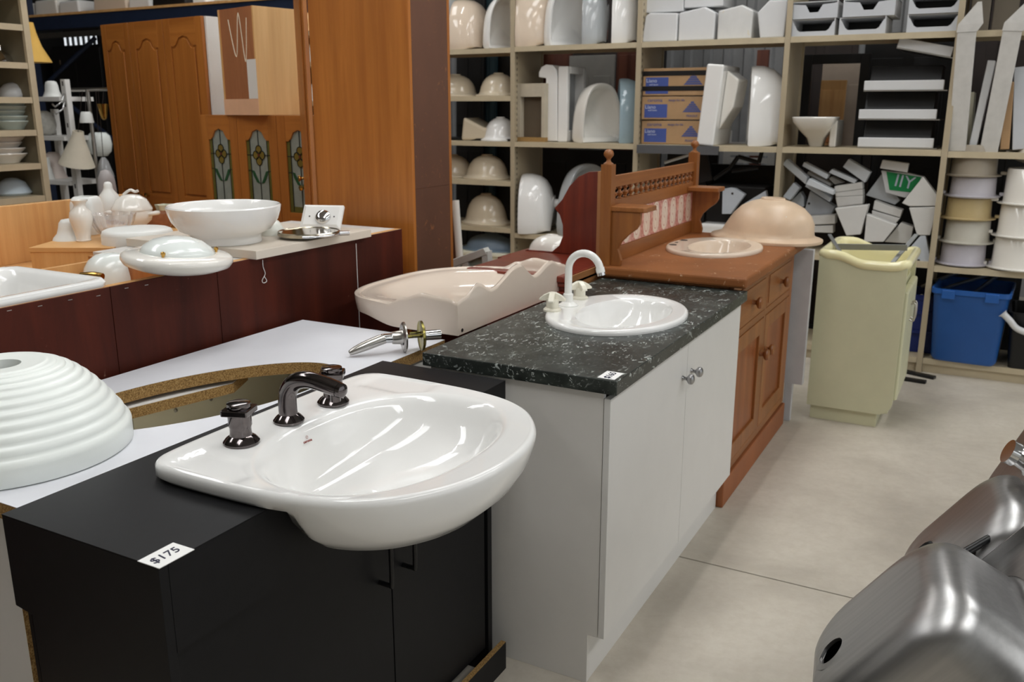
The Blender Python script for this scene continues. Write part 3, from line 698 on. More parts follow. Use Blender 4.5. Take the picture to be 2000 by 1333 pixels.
ay = _math(nt, 'ABSOLUTE', sep.outputs['Y']); az = _math(nt, 'ABSOLUTE', sep.outputs['Z'])
oval = _math(nt, 'SQRT', _math(nt, 'ADD', _math(nt, 'POWER', _math(nt, 'DIVIDE', ay, .042), 2.0), _math(nt, 'POWER', _math(nt, 'DIVIDE', az, .072), 4.0)))
swirl = _math(nt, 'SINE', _math(nt, 'ADD', _math(nt, 'MULTIPLY', oval, 14.0), _math(nt, 'MULTIPLY', _math(nt, 'ARCTAN2', sep.outputs['Z'], sep.outputs['Y']), 3.0)))
inner = _mix(nt, _ramp(nt, swirl, [(.75, (0, 0, 0, 1)), (.9, (.75, .75, .75, 1))]), C(232, 214, 196), C(186, 110, 100))
nz = _noise(nt, _coord(nt), 60, 4)
outer = _ramp(nt, nz, [(.35, C(176, 92, 84)), (.65, C(222, 168, 152))])
nt.links.new(_mix(nt, _ramp(nt, oval, [(.90, (0, 0, 0, 1)), (1.0, (1, 1, 1, 1))]), inner, outer), b.inputs['Base Color']); b.inputs['Roughness'].default_value = .18
tw = (4.378 - 3.31) / 9; th = zr[3] - zr[4]; t0 = None
for i in range(9):
    y = 3.31 + tw * (i + .5); loc = (bx + .002, y, zr[4] + th / 2)
    if t0 is None: t0 = MB().box(-.006, -tw / 2 + .001, -th / 2 + .001, .006, tw / 2 - .001, th / 2 - .001).build('tile', M_tile, P, bevel=.0015, loc=loc)
    else: share(t0, P, loc)
MB().box(bx - .009, 3.31, zr[4], bx - .005, 4.378, zr[3]).build('tile_backing', M_rawcer, P)
brk = [(-1.328, pz), (-1.288, pz), (-1.284, .965), (-1.292, .99), (-1.30, 1.01), (-1.285, 1.04), (-1.255, 1.07), (-1.225, 1.092), (-1.210, 1.115), (-1.208, 1.158), (-1.328, 1.158)]
br0 = MB().prism([(x + 1.328, z - pz) for x, z in brk], 'y', -.010, .010).build('bracket', M_pine, P, bevel=.002, loc=(-1.328, 3.292, pz))
share(br0, P, (-1.328, 4.385, pz))
sh0 = MB().prism([(-.005, -.024), (.14, -.024), (.15, -.012), (.15, .10), (-.005, .10)], 'z', 0, .02).build('bracket_shelf', M_pine, P, bevel=.004, seg=3, loc=(-1.335, 3.30, 1.158))
s2 = share(sh0, P, (-1.335, 4.378, 1.158)); s2.scale = (1, -1, 1)
# peach oval basin let into the pine top
PB = thing('oval_basin', 'pale peach oval drop-in basin with open tap holes in the pine washstand', 'basin', (sc_[0], sc_[1], pz))
oval_basin(PB, .206, .272, M_peach, back=.095)
for i, (lx, ly, rr) in enumerate(((-.168, -.075, .017), (-.176, .0, .008), (-.168, .085, .017))):
    MB().lathe([(0, 0), (rr, 0), (rr, .0012), (0, .0012)], 20, Tm((lx, ly, .0168))).build('tap_hole', M_dark, PB)
# upturned clay-pink basin
UB = thing('upturned_basin', 'upturned matt pink clay basin resting on the pine washstand', 'basin', (-.965, 4.345, pz), R(-28))
def dome(parent, rx, ry, h, mat, collar=.045, rim=.035, name='shell', skew=0):
    pf = [(1.0, .0), (1.005, .008), (.995, .016), (.9, .024), (.83, .036), (.80, .06), (.76, .10), (.68, .145), (.55, .185), (.38, .212), (.22, .226), (.215, .232), (.2, .236)]
    n = 56; rings = []
    for s, z in pf: rings.append([(skew * min(1, z / .12) + rx * s * math.cos(2 * math.pi * k / n), ry * s * math.sin(2 * math.pi * k / n), z / .236 * h) for k in range(n)])
    inner = [(.17, .22), (.35, .2), (.53, .172), (.66, .135), (.74, .095), (.78, .05), (.95, .006), (.98, 0)]
    for s, z in inner: rings.append([(skew * min(1, z / .12) + rx * s * math.cos(2 * math.pi * k / n), ry * s * math.sin(2 * math.pi * k / n), z / .236 * h) for k in range(n)])
    return MB().loft(rings + [rings[0]]).build(name, mat, parent, 50)
dome(UB, .29, .215, zat(-.965, 4.345, 385) - pz, M_pink, skew=.035)
MB().box(.150, -.11, .075, .190, -.108, .11, Tm(rx=R(-12))).build('sticker', M_paper, UB)
# white melamine panel between the washstand and the tub
tag(MB().box(-1.30, 4.462, .20, -.752, 4.50, .885).box(-1.28, 4.464, 0, -1.24, 4.498, .2).box(-.84, 4.464, 0, -.80, 4.498, .2).build('narrow_cupboard', plain('grey_white_melamine', C(196, 196, 198), .45), bevel=.002), 'narrow grey-white cupboard end between pine washstand and cream tub', 'cupboard')

# ------------------------------------------------------------------ cream laundry tub
T = thing('laundry_tub', 'cream enamel laundry tub on its own cabinet with a wavy rim', 'laundry tub', (0, 0, 0))
M_tubc = plain('cream_green_enamel', C(200, 198, 166), .42, var=.03)
M_tubr = plain('pale_yellow_enamel', C(238, 230, 182), .16, var=.02, coat=.3)
ta, tb_, ty0, ty1 = -.742, -.322, 4.545, 5.10
def tubz(x): return .868 - .040 * sstep(-.67, -.52, x) + .012 * sstep(-.40, -.33, x)
pf = [(ta + .004, .075)] + [(tb_ - .012 - .07 + .07 * math.sin(R(a)), .075 + .07 - .07 * math.cos(R(a))) for a in range(0, 91, 15)]
pf += [(tb_ - .012, tubz(tb_) - .025)] + [(x, tubz(x) - .025) for x in [tb_ - .03 - i * .03 for i in range(13)]] + [(ta + .004, tubz(ta) - .025)]
MB().prism(pf, 'y', ty0 + .008, ty0 + .026).build('side_panel', M_tubc, T, bevel=.001); MB().prism(pf, 'y', ty1 - .026, ty1 - .008).build('side_panel', M_tubc, T, bevel=.001)
MB().box(ta + .02, ty0 + .03, 0, ta + .34, ty1 - .03, .075).build('kick_base', M_tubc, T, bevel=.002)
MB().box(ta + .004, ty0 + .026, .075, ta + .02, ty1 - .026, .82).build('back_panel', M_tubc, T)
yc_ = (ty0 + ty1) / 2
for ya, yb in ((ty0 + .03, yc_ - .002), (yc_ + .002, ty1 - .03)):
    d = MB().box(tb_ - .03, ya, .15, tb_ + .004, yb, .70).build('door', M_tubc, T, bevel=.012, seg=3)
    MB().tube(catmull([(tb_ + .004, yc_ + (.03 if ya > yc_ else -.03), .60), (tb_ + .025, yc_ + (.03 if ya > yc_ else -.03), .60), (tb_ + .025, yc_ + (.03 if ya > yc_ else -.03), .52), (tb_ + .004, yc_ + (.03 if ya > yc_ else -.03), .52)], 4, False), .005, 8).build('door_pull', M_satin, d, 50)
MB().box(tb_ - .06, ty0 + .026, .08, tb_ - .032, ty1 - .026, .72).build('front_frame', M_tubc, T)
pl_ = rrect(tb_ - ta, ty1 - ty0, .05, 6, (ta + tb_) / 2, yc_)
pd = []
for i, p in enumerate(pl_):
    q = pl_[(i + 1) % len(pl_)]; n = 12 if (Vector(q) - Vector(p)).length > .1 else 1
    for j in range(n): pd.append((p[0] + (q[0] - p[0]) * j / n, p[1] + (q[1] - p[1]) * j / n))
cx_, cy_ = (ta + tb_) / 2, yc_
def tr(off, dz):
    out = []
    for x, y in pd:
        sx = 1 - off / ((tb_ - ta) / 2); sy = 1 - off / ((ty1 - ty0) / 2); out.append((cx_ + (x - cx_) * sx, cy_ + (y - cy_) * sy, tubz(x) + dz))
    return out
def fl_(off, z): return [(p[0], p[1], z) for p in tr(off, 0)]
MB().loft([tr(.004, -.032), tr(-.004, -.022), tr(-.006, -.008), tr(.0, .006), tr(.012, .012), tr(.026, .008), tr(.034, -.006), tr(.036, -.03), fl_(.05, .66), fl_(.07, .60), fl_(.12, .585), fl_(.125, .575), fl_(.06, .58), fl_(.04, .66), tr(.024, -.034), tr(.004, -.032)]).build('tub_bowl', M_tubr, T, 50)
M_strap = plain('galvanised_steel', C(150, 152, 152), .4, metal=.8, var=.1)
def strap(name, p, q, w, t, label, roll=0):
    p, q = Vector(p), Vector(q); d = q - p; L = d.length; o = MB().box(0, -w / 2, -t / 2, L, w / 2, t / 2).build(name, M_strap, bevel=.0008)
    o.matrix_world = Matrix.Translation(p) @ d.to_track_quat('X', 'Z').to_matrix().to_4x4() @ Matrix.Rotation(roll, 4, 'X'); return tag(o, label, 'metal bar')
strap('steel_bar', PY(1632, 482, 4.82), PY(1772, 484, 4.80), .012, .03, 'flat grey steel bar laid level across the cream tub')
strap('steel_bar', PY(1790, 458, 4.95), PY(1736, 522, 4.72), .022, .006, 'slanting grey steel bar dipping into the right of the tub')
strap('steel_bar', PY(1620, 458, 4.86), PY(1643, 496, 4.70), .018, .006, 'short steel bar poking out at the left of the tub')

# ------------------------------------------------------------------ stainless sinks leaning at the right
def steel_sink(name, label, M, L=.40, Wd=.34, dep=.17, r=.085, er=.055, drainer=.45, hole=(.11, 0), mat=M_steel, rimw=.06, group='stainless sinks leaning at the right edge', trap=False):
    """rim plane z=0, bowl to -dep; local x up the slope, local y across"""
    t = thing(name, label, 'sink'); t.matrix_world = M; t['group'] = group
    N = 9; rings = []
    def rr(off, rad, z): return [(p[0], p[1], z) for p in rrect(L - 2 * off, Wd - 2 * off, max(rad, .012), N)]
    def bowl(sgn, th):
        o = []
        o.append(rr(-.012 + th, r + .012, 0 - th)); o.append(rr(-.004 + th, r + .004, -.004 - th)); o.append(rr(0 + th, r, -.014 - th))
        o.append(rr(.012 + th, r - .008, -dep + er))
        for i in range(1, 7): a = R(15 * i); o.append(rr(.012 + th + er * (1 - math.cos(a)), r - .008 + 0, -dep + er - er * math.sin(a) + (th if i > 3 else 0)))
        return o
    outer = bowl(1, 0)
    last = outer[-1]; hx, hy = hole; nn = len(last)
    hr = [(hx + .032 * math.cos(math.atan2(p[1] - hy, p[0] - hx)), hy + .032 * math.sin(math.atan2(p[1] - hy, p[0] - hx)), -dep - .003) for p in last]
    hr0 = [(hx + .045 * math.cos(math.atan2(p[1] - hy, p[0] - hx)), hy + .045 * math.sin(math.atan2(p[1] - hy, p[0] - hx)), -dep) for p in last]
    hin = [(p[0], p[1], -dep + .004) for p in hr]
    inner = [[(p[0] * .985, p[1] * .985, p[2] + .003) for p in rg] for rg in reversed(outer)]
    MB().loft(outer + [hr0, hr, hin] + inner + [outer[0]]).build('bowl', mat, t, 60)
    xa, xb, ya = -L / 2 - rimw, L / 2 + rimw + drainer, Wd / 2 + rimw
    hole_out = [(p[0], p[1]) for p in outer[0]]
    holed_plate((xa, -ya, L / 2 + rimw, ya), hole_out, -.0015, .0015).build('rim', mat, t)
    if drainer > 0:
        dr = MB().box(L / 2 + rimw, -ya, -.0015, xb, ya, .0015); dr.build('drainer', mat, t)
        for k in range(7): MB().tube([(L / 2 + rimw + .04, -Wd / 2 + .03 + k * (Wd - .06) / 6, .002), (xb - .05, -Wd / 2 + .03 + k * (Wd - .06) / 6, .002)], .006, 8).build('drainer_rib', mat, t, 50)
    MB().box(xa, -ya, -.022, xa + .002, ya, 0).box(xb - .002, -ya, -.022, xb, ya, 0).box(xa, -ya, -.022, xb, -ya + .002, 0).box(xa, ya - .002, -.022, xb, ya, 0).build('rim_skirt', mat, t)
    if trap:
        MB().lathe([(0, 0), (.03, 0), (.034, -.012), (.026, -.02), (.022, -.045), (.028, -.047), (.028, -.065), (0, -.065)], 24, Tm((hx, hy, -dep))).build('waste_fitting', M_chrome, t, 40)
    return t
def sink_matrix(origin, down, across):
    """down = direction the bowl points (local -z), across = local +y"""
    z = -Vector(down).normalized(); y = Vector(across); y = (y - z * y.dot(z)).normalized(); x = y.cross(z)
    return Matrix(((x.x, y.x, z.x, origin[0]), (x.y, y.y, z.y, origin[1]), (x.z, y.z, z.z, origin[2]), (0, 0, 0, 1)))
dn = Vector((-.80, -.12, .60))
steel_sink('kitchen_sink', 'nearest stainless sink bowl with open round waste hole facing left', sink_matrix((.02, 1.70, .49), dn, (0.12, -1, 0)), L=.42, Wd=.38, dep=.18, r=.10, er=.07, hole=(-.10, .02), drainer=0)
steel_sink('kitchen_sink', 'rounded stainless sink bowl behind the nearest sink', sink_matrix((.13, 2.12, .52), dn, (0.12, -1, 0)), L=.38, Wd=.32, dep=.17, hole=(-.08, 0), drainer=0)
steel_sink('kitchen_sink', 'squarer stainless sink bowl with a waste fitting at the far right', sink_matrix((.275, 2.22, .725), Vector((-.88, -.2, .40)), (0.2, -1, 0)), L=.34, Wd=.36, dep=.15, r=.04, er=.03, hole=(.0, .02), drainer=0, trap=True)
# clutter among the sinks
tag(MB().tube([EYE + ray(1826, 1114) * 1.84, EYE + ray(1905, 1068) * 1.87, EYE + ray(2040, 990) * 1.92], .009, 10).build('black_tube', M_blackm, smooth=60), 'thin black tube lying between the two steel sinks', 'tube')
DP = thing('dark_leaning_board', 'dark brown board leaning among the steel sinks at the right edge', 'board', (0, 0, 0))
bp = [EYE + ray(u, v) * d for u, v, d in ((1835, 1118, 1.86), (1995, 1028, 1.92), (2120, 960, 1.97), (2200, 1330, 2.05), (1960, 1400, 1.95), (1890, 1200, 1.89))]
nb_ = (bp[2] - bp[0]).cross(bp[3] - bp[0]).normalized(); nb_ = nb_ if nb_.dot(_fwd) > 0 else -nb_
mb_ = MB(); mb_.loft([[tuple(p) for p in bp], [tuple(p + nb_ * .018) for p in bp]], True, True); mb_.build('board', M_dark, DP)
BB = thing('bowl_blackout_board', 'added black board closing the nearest steel sink bowl to keep its waste opening dark', 'board'); BB.matrix_world = sink_matrix((.02, 1.70, .49), dn, (0.12, -1, 0)) @ Matrix.Translation((0, 0, .012))  # unseen board added so the sink's waste hole stays dark
MB().box(-.27, -.24, 0, .27, .24, .012).build('board', M_blackm, BB)
TB = thing('low_timber_trolley', 'low dark timber trolley carrying the leaning steel sinks', 'trolley', (0, 0, 0))
MB().box(.06, 1.36, .20, .95, 2.36, .235).build('deck', M_dark, TB, bevel=.004)
for x in (.10, .88):
    for y in (1.42, 2.28): MB().box(x - .03, y - .03, 0, x + .03, y + .03, .20).build('leg', M_dark, TB)
# ------------------------------------------------------------------ maroon-backed bench
BN = thing('maroon_backed_bench', 'long open bench backed with maroon plywood panels behind the white cabinet', 'bench', (0, 0, 0))
mx = -2.082; mz = 1.082
seams = [.2] + [PX(u, v, mx).y for u, v in ((226, 660), (426, 560), (699, 560))] + [2.925]
for a, b in zip(seams, seams[1:]):
    MB().box(mx - .007, a + .001, .06, mx, b - .001, mz).build('plywood_panel', M_maroon, BN, bevel=.001)
MB().box(mx - .032, .2, .0, mx - .0075, 2.925, mz + .0005).build('rear_frame', M_oakl, BN)
for y in (.2, 1.93, 2.90): MB().box(-2.66, y, 0, mx - .033, y + .018, mz - .012).build('partition', M_oak, BN)
MB().box(-2.66, .22, .93, mx - .034, 1.928, .946).build('inner_shelf', M_oakl, BN)
MB().box(-2.68, .2, 0, -2.661, 2.92, 1.05).build('front_panel', M_oakl, BN)
MB().box(-2.66, 1.95, mz - .011, mx - .004, 2.925, mz).build('bench_top', plain('grey_white_top', C(214, 211, 206), .45), BN)
tag(MB().box(-2.66, 2.085, mz + .0005, -2.052, 2.685, mz + .029).build('loose_worktop', plain('beige_grey_worktop', C(212, 202, 188), .45, var=.02), bevel=.002), 'loose beige worktop slab lying on the maroon bench', 'worktop')
ys_ = seams[3]
MB().box(mx - .001, ys_ - .0012, .3, mx + .0006, ys_ + .0012, mz - .02).build('chalked_seam', M_paper, BN)
for u_, v_ in ((18, 607), (78, 598), (137, 586), (192, 578), (247, 563), (286, 557)):
    p_ = PX(u_, v_, mx); MB().box(mx, p_.y - .006, p_.z - .001, mx + .0008, p_.y + .006, p_.z + .001).build('staple', M_satin, BN)
st = catmull([PX(513, 508, mx + .004), PX(514, 522, mx + .004), PX(518, 535, mx + .004), PX(512, 548, mx + .004), PX(515, 553, mx + .004), PX(521, 549, mx + .004), PX(516, 540, mx + .004)], 4, False)
tag(MB().tube(st, .0012, 6).build('string_loop', M_paper, smooth=60), 'thin white string loop hanging on the maroon plywood', 'string')
SL = mz + .0295
def lat(name, label, cat, u, v, z, pw, ph, prof, mat, group=None, seg=40, sx=1, sy=1, wob=None, smooth=50, rz=0, off=0):
    p = PZ(u, v, z); m = mpp(p); r = pw / 2 * m; h = ph * m * 1.03
    # base pixel is the nearest point of the foot: step back by the foot radius
    d = Vector((p.x, p.y)).normalized(); fr_ = prof[0][0] * r if off == 0 else off
    o = MB().lathe([(a * r, b * h) for a, b in prof], seg, sx=sx, sy=sy, wob=wob).build(name, mat, smooth=smooth)
    o.location = (p.x + d.x * fr_, p.y + d.y * fr_, z); o.rotation_euler.z = rz
    return tag(o, label, cat, group)
def shell(prof, t=.06):
    """close an outline (r,z) with an inner wall so the vessel is hollow"""
    return prof + [(max(0.0, r - t), max(z, t * 1.2) if i < len(prof) - 1 else z) for i, (r, z) in reversed(list(enumerate(prof)))][0:] + [(0, t * 1.2)]
# white footed vessel basin
cb = Vector((-2.285, 2.19)); zt = zat(cb.x, cb.y, 402); hb = zt - SL; mm = mpp((cb.x, cb.y, 1.2)); rb = 108 * mm; rf = 68 * mm
pf = [(rf * .98, 0), (rf, .004), (rf * .97, .02), (rf * 1.02, .03), (rf * 1.28, hb * .36), (rb * .93, hb * .62), (rb * .985, hb * .85), (rb, hb), (rb - .004, hb + .004), (rb - .010, hb), (rb * .93, hb * .8), (rb * .8, hb * .5), (rb * .55, hb * .3), (.03, hb * .24), (.02, hb * .2), (0, hb * .2)]
tag(MB().lathe(pf, 64).build('vessel_basin', M_cer, smooth=50, loc=(cb.x, cb.y, SL)), 'white round footed vessel basin on the loose worktop', 'basin')
# round flush light lying at the worktop edge
FL = thing('flush_ceiling_light', 'white saucer-shaped ceiling light with brass studs tilted on the worktop edge', 'ceiling light', (-2.075, 1.79, mz + .010), 0, rot=(R(-3), R(4), 0))
rp = 104 * mpp((-2.085, 1.795, 1.14))
MB().lathe([(0, 0), (rp * .55, 0), (rp * .72, .006), (rp * .95, .02), (rp, .034), (rp * .985, .046), (rp * .93, .052), (rp * .68, .056), (rp * .66, .05), (0, .05)], 64).build('saucer', M_cerw, FL, 50)
MB().lathe([(0, .05), (rp * .665, .05), (rp * .66, .058), (rp * .6, .072), (rp * .45, .088), (rp * .25, .098), (0, .101)], 64).build('glass_diffuser', M_milk, FL, 50)
for a in (-62, 58, 178):
    MB().lathe([(0, .05), (.004, .05), (.004, .06), (.0065, .063), (.0065, .069), (0, .072)], 12, Tm((rp * .70 * math.cos(R(a)), rp * .70 * math.sin(R(a)), 0))).build('brass_stud', M_brass, FL, 40)
# shades and glassware
lat('drum_lamp_shade', 'squat frosted white drum shade behind the saucer light', 'lamp shade', 275, 516, 1.0, 134, 66, [(.35, 0), (.38, .14), (.9, .18), (.985, .26), (1, .34), (.985, .85), (.95, .94), (.85, .985), (.3, 1), (0, 1)], M_frost)
lat('globe_lamp', 'glossy white glass dome shade low behind the maroon edge', 'lamp shade', 222, 586, .948, 104, 84, [(.86, 0), (.95, .14), (1, .3), (.98, .48), (.9, .68), (.74, .84), (.5, .95), (.25, .99), (0, 1)], M_milk)
lat('glass_bowl_lamp', 'pale greenish glass bowl shade tucked under the saucer light', 'lamp shade', 300, 572, .948, 100, 42, [(.6, 0), (.85, .25), (1, .7), (.98, .9), (.6, 1), (0, 1)], plain('greenish_glass', C(206, 222, 212), .2))
# white rectangular sink lying on the bench, left
SK = thing('rectangular_sink', 'white rectangular ceramic sink lying on the bench at the left edge', 'sink', (-2.30, 1.262, mz + .002), R(0))
Ls, Ws = .62, .42
ring0 = lambda w, h, r, z: [(p[0], p[1], z) for p in rrect(w, h, r, 6)]
MB().loft([ring0(Ws - .1, Ls - .1, .06, -.13), ring0(Ws - .05, Ls - .06, .05, -.03), ring0(Ws, Ls, .03, .0), ring0(Ws + .004, Ls + .004, .03, .012), ring0(Ws - .008, Ls - .008, .03, .022), ring0(Ws - .03, Ls - .03, .03, .022), ring0(Ws - .07, Ls - .07, .045, .012), ring0(Ws - .09, Ls - .09, .05, -.02), ring0(Ws - .12, Ls - .12, .06, -.11), ring0(.05, .05, .024, -.118)], True, True).build('bowl', M_cer, SK, 50)
MB().lathe([(0, .0215), (.018, .0215), (.018, .0235), (0, .0235)], 20, Tm((-.185, .06, 0))).build('tap_hole', plain('hole_shadow_grey', C(150, 148, 146), .4), SK)
tag(MB().tube(catmull([(-2.44, 1.74, 1.052), (-2.40, 1.75, 1.056), (-2.37, 1.76, 1.052)], 4, False), [.012] * 9, 10).build('brass_hook', M_brass, smooth=50), 'small brass fitting on the oak edge beside the white sink', 'hook')

# oak boxes behind the bench
OB = thing('oak_base_cabinet', 'long oak base cabinet row behind the maroon bench', 'cabinet', (0, 0, 0))
MB().box(-3.66, .3, 0, -2.72, 3.12, .97).build('carcass', M_oakl, OB, bevel=.002)
pa, pb2 = PX(0, 405, -3.30), PX(150, 389, -3.30)
MB().box(-3.34, .3, .97, -3.30, 2.62, (pa.z + pb2.z) / 2).build('back_panel', M_oakl, OB, bevel=.002)
zb_ = 1.075
bxp = PZ(58, 484, zb_)
bw = 5.2e-1
BX = thing('oak_veneer_box', 'flat light oak box carrying vases and glassware', 'box', (bxp.x, bxp.y, .97), YAW)
MB().box(0, 0, .0, .29, .016, zb_ - .97 - .016).build('front_panel', M_oakl, BX)
MB().box(0, .017, .0, .016, .48, zb_ - .97 - .016).build('end_panel', M_oakl, BX)
MB().box(-.003, -.003, zb_ - .97 - .0158, .295, .50, zb_ - .97).build('lid', wood('light_oak_lid', C(206, 152, 92), C(224, 176, 116), 'x', 30, .5, .04), BX, bevel=.001)
lat('bell_lamp', 'translucent white bell shade left of the white vase', 'lamp shade', 138, 470, zb_, 64, 40, [(1, 0), (.93, .12), (.72, .3), (.62, .55), (.55, .8), (.4, .95), (0, 1)], M_frost, off=.03)
lat('white_vase', 'glossy white vase with a narrow neck and flared lip', 'vase', 164, 473, zb_, 43, 78, [(.6, 0), (.66, .03), (.6, .06), (.78, .3), (.98, .5), (1, .6), (.9, .72), (.55, .82), (.48, .88), (.58, .95), (.72, .985), (.73, 1), (.68, 1), (.4, .88), (.3, .6), (0, .5)], M_cerw)
def sqwob(a, z): c, s = abs(math.cos(a)), abs(math.sin(a)); return 1 / (c ** 5 + s ** 5) ** .2 * .86
lat('square_glass_vase', 'rounded square frosted white glass shade behind the white vase', 'lamp shade', 176, 463, zb_, 60, 72, [(.86, 0), (.97, .15), (1, .5), (.97, .8), (.86, .95), (.7, 1), (.6, 1), (.6, .8), (0, .7)], M_frost, wob=sqwob, off=.1, rz=.4)
def flute(a, z): return 1 + .035 * math.cos(12 * a) + (.05 * math.cos(12 * a) if z > .07 else 0)
M_glass = plain('clear_glass', (.97, .97, .97, 1), .03, trans=.85, var=0, ior=1.4)
gb = lat('pressed_glass_bowl', 'pressed clear glass bowl with a scalloped rim on the oak box', 'bowl', 224, 467, zb_, 84, 46, [(.45, 0), (.5, .06), (.72, .3), (.92, .65), (1, 1), (.96, 1), (.86, .65), (.65, .32), (.4, .14), (0, .12)], M_glass, wob=flute, seg=72)
TU = thing('lidded_tureen', 'white china lidded tureen with side handles behind the glass bowl', 'tureen', (0, 0, 0))
pt = PZ(262, 448, zb_); d2 = Vector((pt.x, pt.y)).normalized(); pt = pt + Vector((d2.x, d2.y, 0)) * .06; pt.z = zb_; TU.location = pt; ms = mpp(pt); rt = 36 * ms; TU.rotation_euler.z = YAW
MB().lathe([(0, 0), (rt * .6, 0), (rt * .62, .008), (rt * .95, .03), (rt * 1.05, .055), (rt, .075), (0, .075)], 40).build('bowl', M_cerw, TU, 50)
MB().lathe([(0, .074), (rt * 1.06, .074), (rt * 1.06, .08), (rt * .98, .09), (rt * .8, .115), (rt * .45, .132), (.012, .136), (0, .136)], 48, wob=lambda a, z: 1 + (.03 * math.cos(8 * a) if z < .12 else 0)).build('lid', M_cerw, TU, 50)
MB().tube(catmull([(-.028, 0, .134), (-.012, 0, .146), (.004, 0, .153), (.02, 0, .146), (.032, 0, .15)], 4, False), .008, 10, sq=.7).build('lid_knob', M_cerw, TU, 60)
for s in (-1, 1): MB().tube(catmull([(s * rt * .95, -.018, .055), (s * rt * 1.25, -.022, .06), (s * rt * 1.38, 0, .06), (s * rt * 1.25, .022, .06), (s * rt * .95, .018, .055)], 4, False), .008, 8).build('side_handle', M_cerw, TU, 60)
lat('onion_lamp_shade', 'frosted white onion-shaped shade behind the tureen', 'lamp shade', 220, 446, zb_, 50, 82, [(.7, 0), (.95, .12), (1, .3), (.92, .5), (.72, .68), (.4, .8), (.34, .86), (.32, .94), (.2, .99), (0, 1)], M_frost, off=.16)
lat('frosted_cup_shade', 'small frosted cup shade between tureen and onion shade', 'lamp shade', 210, 440, zb_, 34, 46, [(.7, 0), (.95, .4), (1, 1), (.92, 1), (.85, .4), (0, .2)], M_frost, off=.06)
lat('painted_bowl', 'brown bowl with a colourful painted rim beside the vessel basin', 'bowl', 312, 462, .9705, 66, 44, [(.35, 0), (.4, .1), (.8, .5), (1, .92), (1.0, 1), (.93, 1), (.85, .85), (.4, .3), (0, .25)], plain('brown_glaze', C(150, 98, 70), .25, var=.2, scale=30))
lat('shell_dish', 'pale green shell-shaped dish peeking above the painted bowl', 'dish', 326, 452, .9705, 34, 46, [(.3, 0), (.22, .4), (.3, .5), (.8, .75), (1, 1), (.94, 1), (.7, .78), (0, .6)], plain('pale_green_glaze', C(206, 206, 184), .3), wob=lambda a, z: 1 + .12 * math.cos(5 * a), seg=60, off=.12)
lat('flowered_shade', 'small white glass shade with gold flowers beside the vessel basin', 'lamp shade', 531, 462, SL, 52, 30, [(1, 0), (.97, .15), (.85, .5), (.6, .85), (.3, 1), (0, 1)], scuffed('gold_flowered_glass', C(232, 234, 226), C(196, 150, 84), .25, .6), off=.05)
# swing shaving mirror
MR = thing('shaving_mirror', 'round chrome shaving mirror lying on the worktop with its white wall plate propped up', 'mirror', (-2.115, 2.41, SL + .016))
rm = 60 * mpp((-2.115, 2.41, 1.11))
MB().lathe([(0, -.008), (rm * .98, -.008), (rm, -.004), (rm, .004), (rm * .97, .007), (rm * .95, .004), (0, .004)], 56).build('frame', plain('aged_chrome', C(176, 168, 150), .2, metal=1, var=.15, scale=40), MR, 40)
MB().lathe([(0, .004), (rm * .945, .004), (rm * .945, .0045), (0, .0045)], 56).build('mirror_glass', plain('mirror_silver', C(200, 192, 178), .12, metal=1, var=.02), MR)
MB().tube([(rm * 1.04 * math.cos(R(a)), rm * 1.04 * math.sin(R(a)), -.002) for a in range(-60, 76, 9)], .005, 10).build('yoke', M_chrome, MR, 60)
MB().tube([(rm * 1.0, .035, .0), (rm * 1.22, .06, .0)], .008, 12).build('pivot', M_chrome, MR, 60)
WP = Tm((-.088, .165, -.0165), rz=YAW - R(8)) @ Tm(rx=R(-38))
MB().loft([[(p[0], 0, p[1] + .052) for p in rrect(.155, .10, .002, 1)], [(p[0], -.010, p[1] + .052) for p in rrect(.155, .10, .002, 1)], [(p[0], -.018, p[1] + .052) for p in rrect(.13, .076, .002, 1)]], True, True, M=WP).build('wall_plate', M_white, MR)
MB().lathe([(0, 0), (.030, 0), (.030, .004), (.024, .012), (.012, .016), (0, .016)], 28, WP @ Tm((.008, -.018, .045), rx=R(90))).build('swivel_rose', M_chrome, MR, 40)
for sx in (-.045, .05): MB().lathe([(0, 0), (.003, 0), (.003, .001), (0, .001)], 10, WP @ Tm((sx, -.018, .048), rx=R(90))).build('screw_hole', M_dark, MR)

# ------------------------------------------------------------------ tall oak pantry
TP = thing('oak_pantry', 'tall orange oak pantry cupboard with a brown hardboard back', 'cupboard', (0, 0, 0))
ox0, ox1, oy0, oy1 = -2.60, -2.10, 3.035, 3.335
MB().box(ox0, oy0, 0, ox1, oy0 + .018, 2.45).build('side_panel', M_oak, TP, bevel=.0015)
MB().box(ox0, oy1 - .018, 0, ox1, oy1, 2.45).build('side_panel', M_oak, TP, bevel=.0015)
zj = PX(850, 365, ox1).z
MB().box(ox1 - .005, oy0 + .019, 0, ox1 - .001, oy1 - .019, zj).build('back_panel', M_brownb, TP)
MB().box(ox1 - .005, oy0 + .019, zj + .001, ox1 - .001, oy1 - .019, 2.45).build('back_panel', M_brownb, TP)
for z in (.1, .9, 1.6, 2.40): MB().box(ox0, oy0 + .018, z, ox1 - .006, oy1 - .018, z + .018).build('shelf', M_oak, TP)
MD = Tm((ox0 - .004, oy0 + .002, 0), rz=R(90 + 49))
dr = MB().box(0, 0, .12, .266, .02, 2.44, MD).build('door', M_oak, TP, bevel=.003)
MB().prism([(.05, .22), (.216, .22), (.216, 1.98)] + [(.133 + .083 * math.cos(R(a)), 1.98 + .06 * math.sin(R(a))) for a in range(15, 180, 15)] + [(.05, 1.98)], 'y', .02, .026, MD).build('raised_panel', M_oak, dr, bevel=.004)
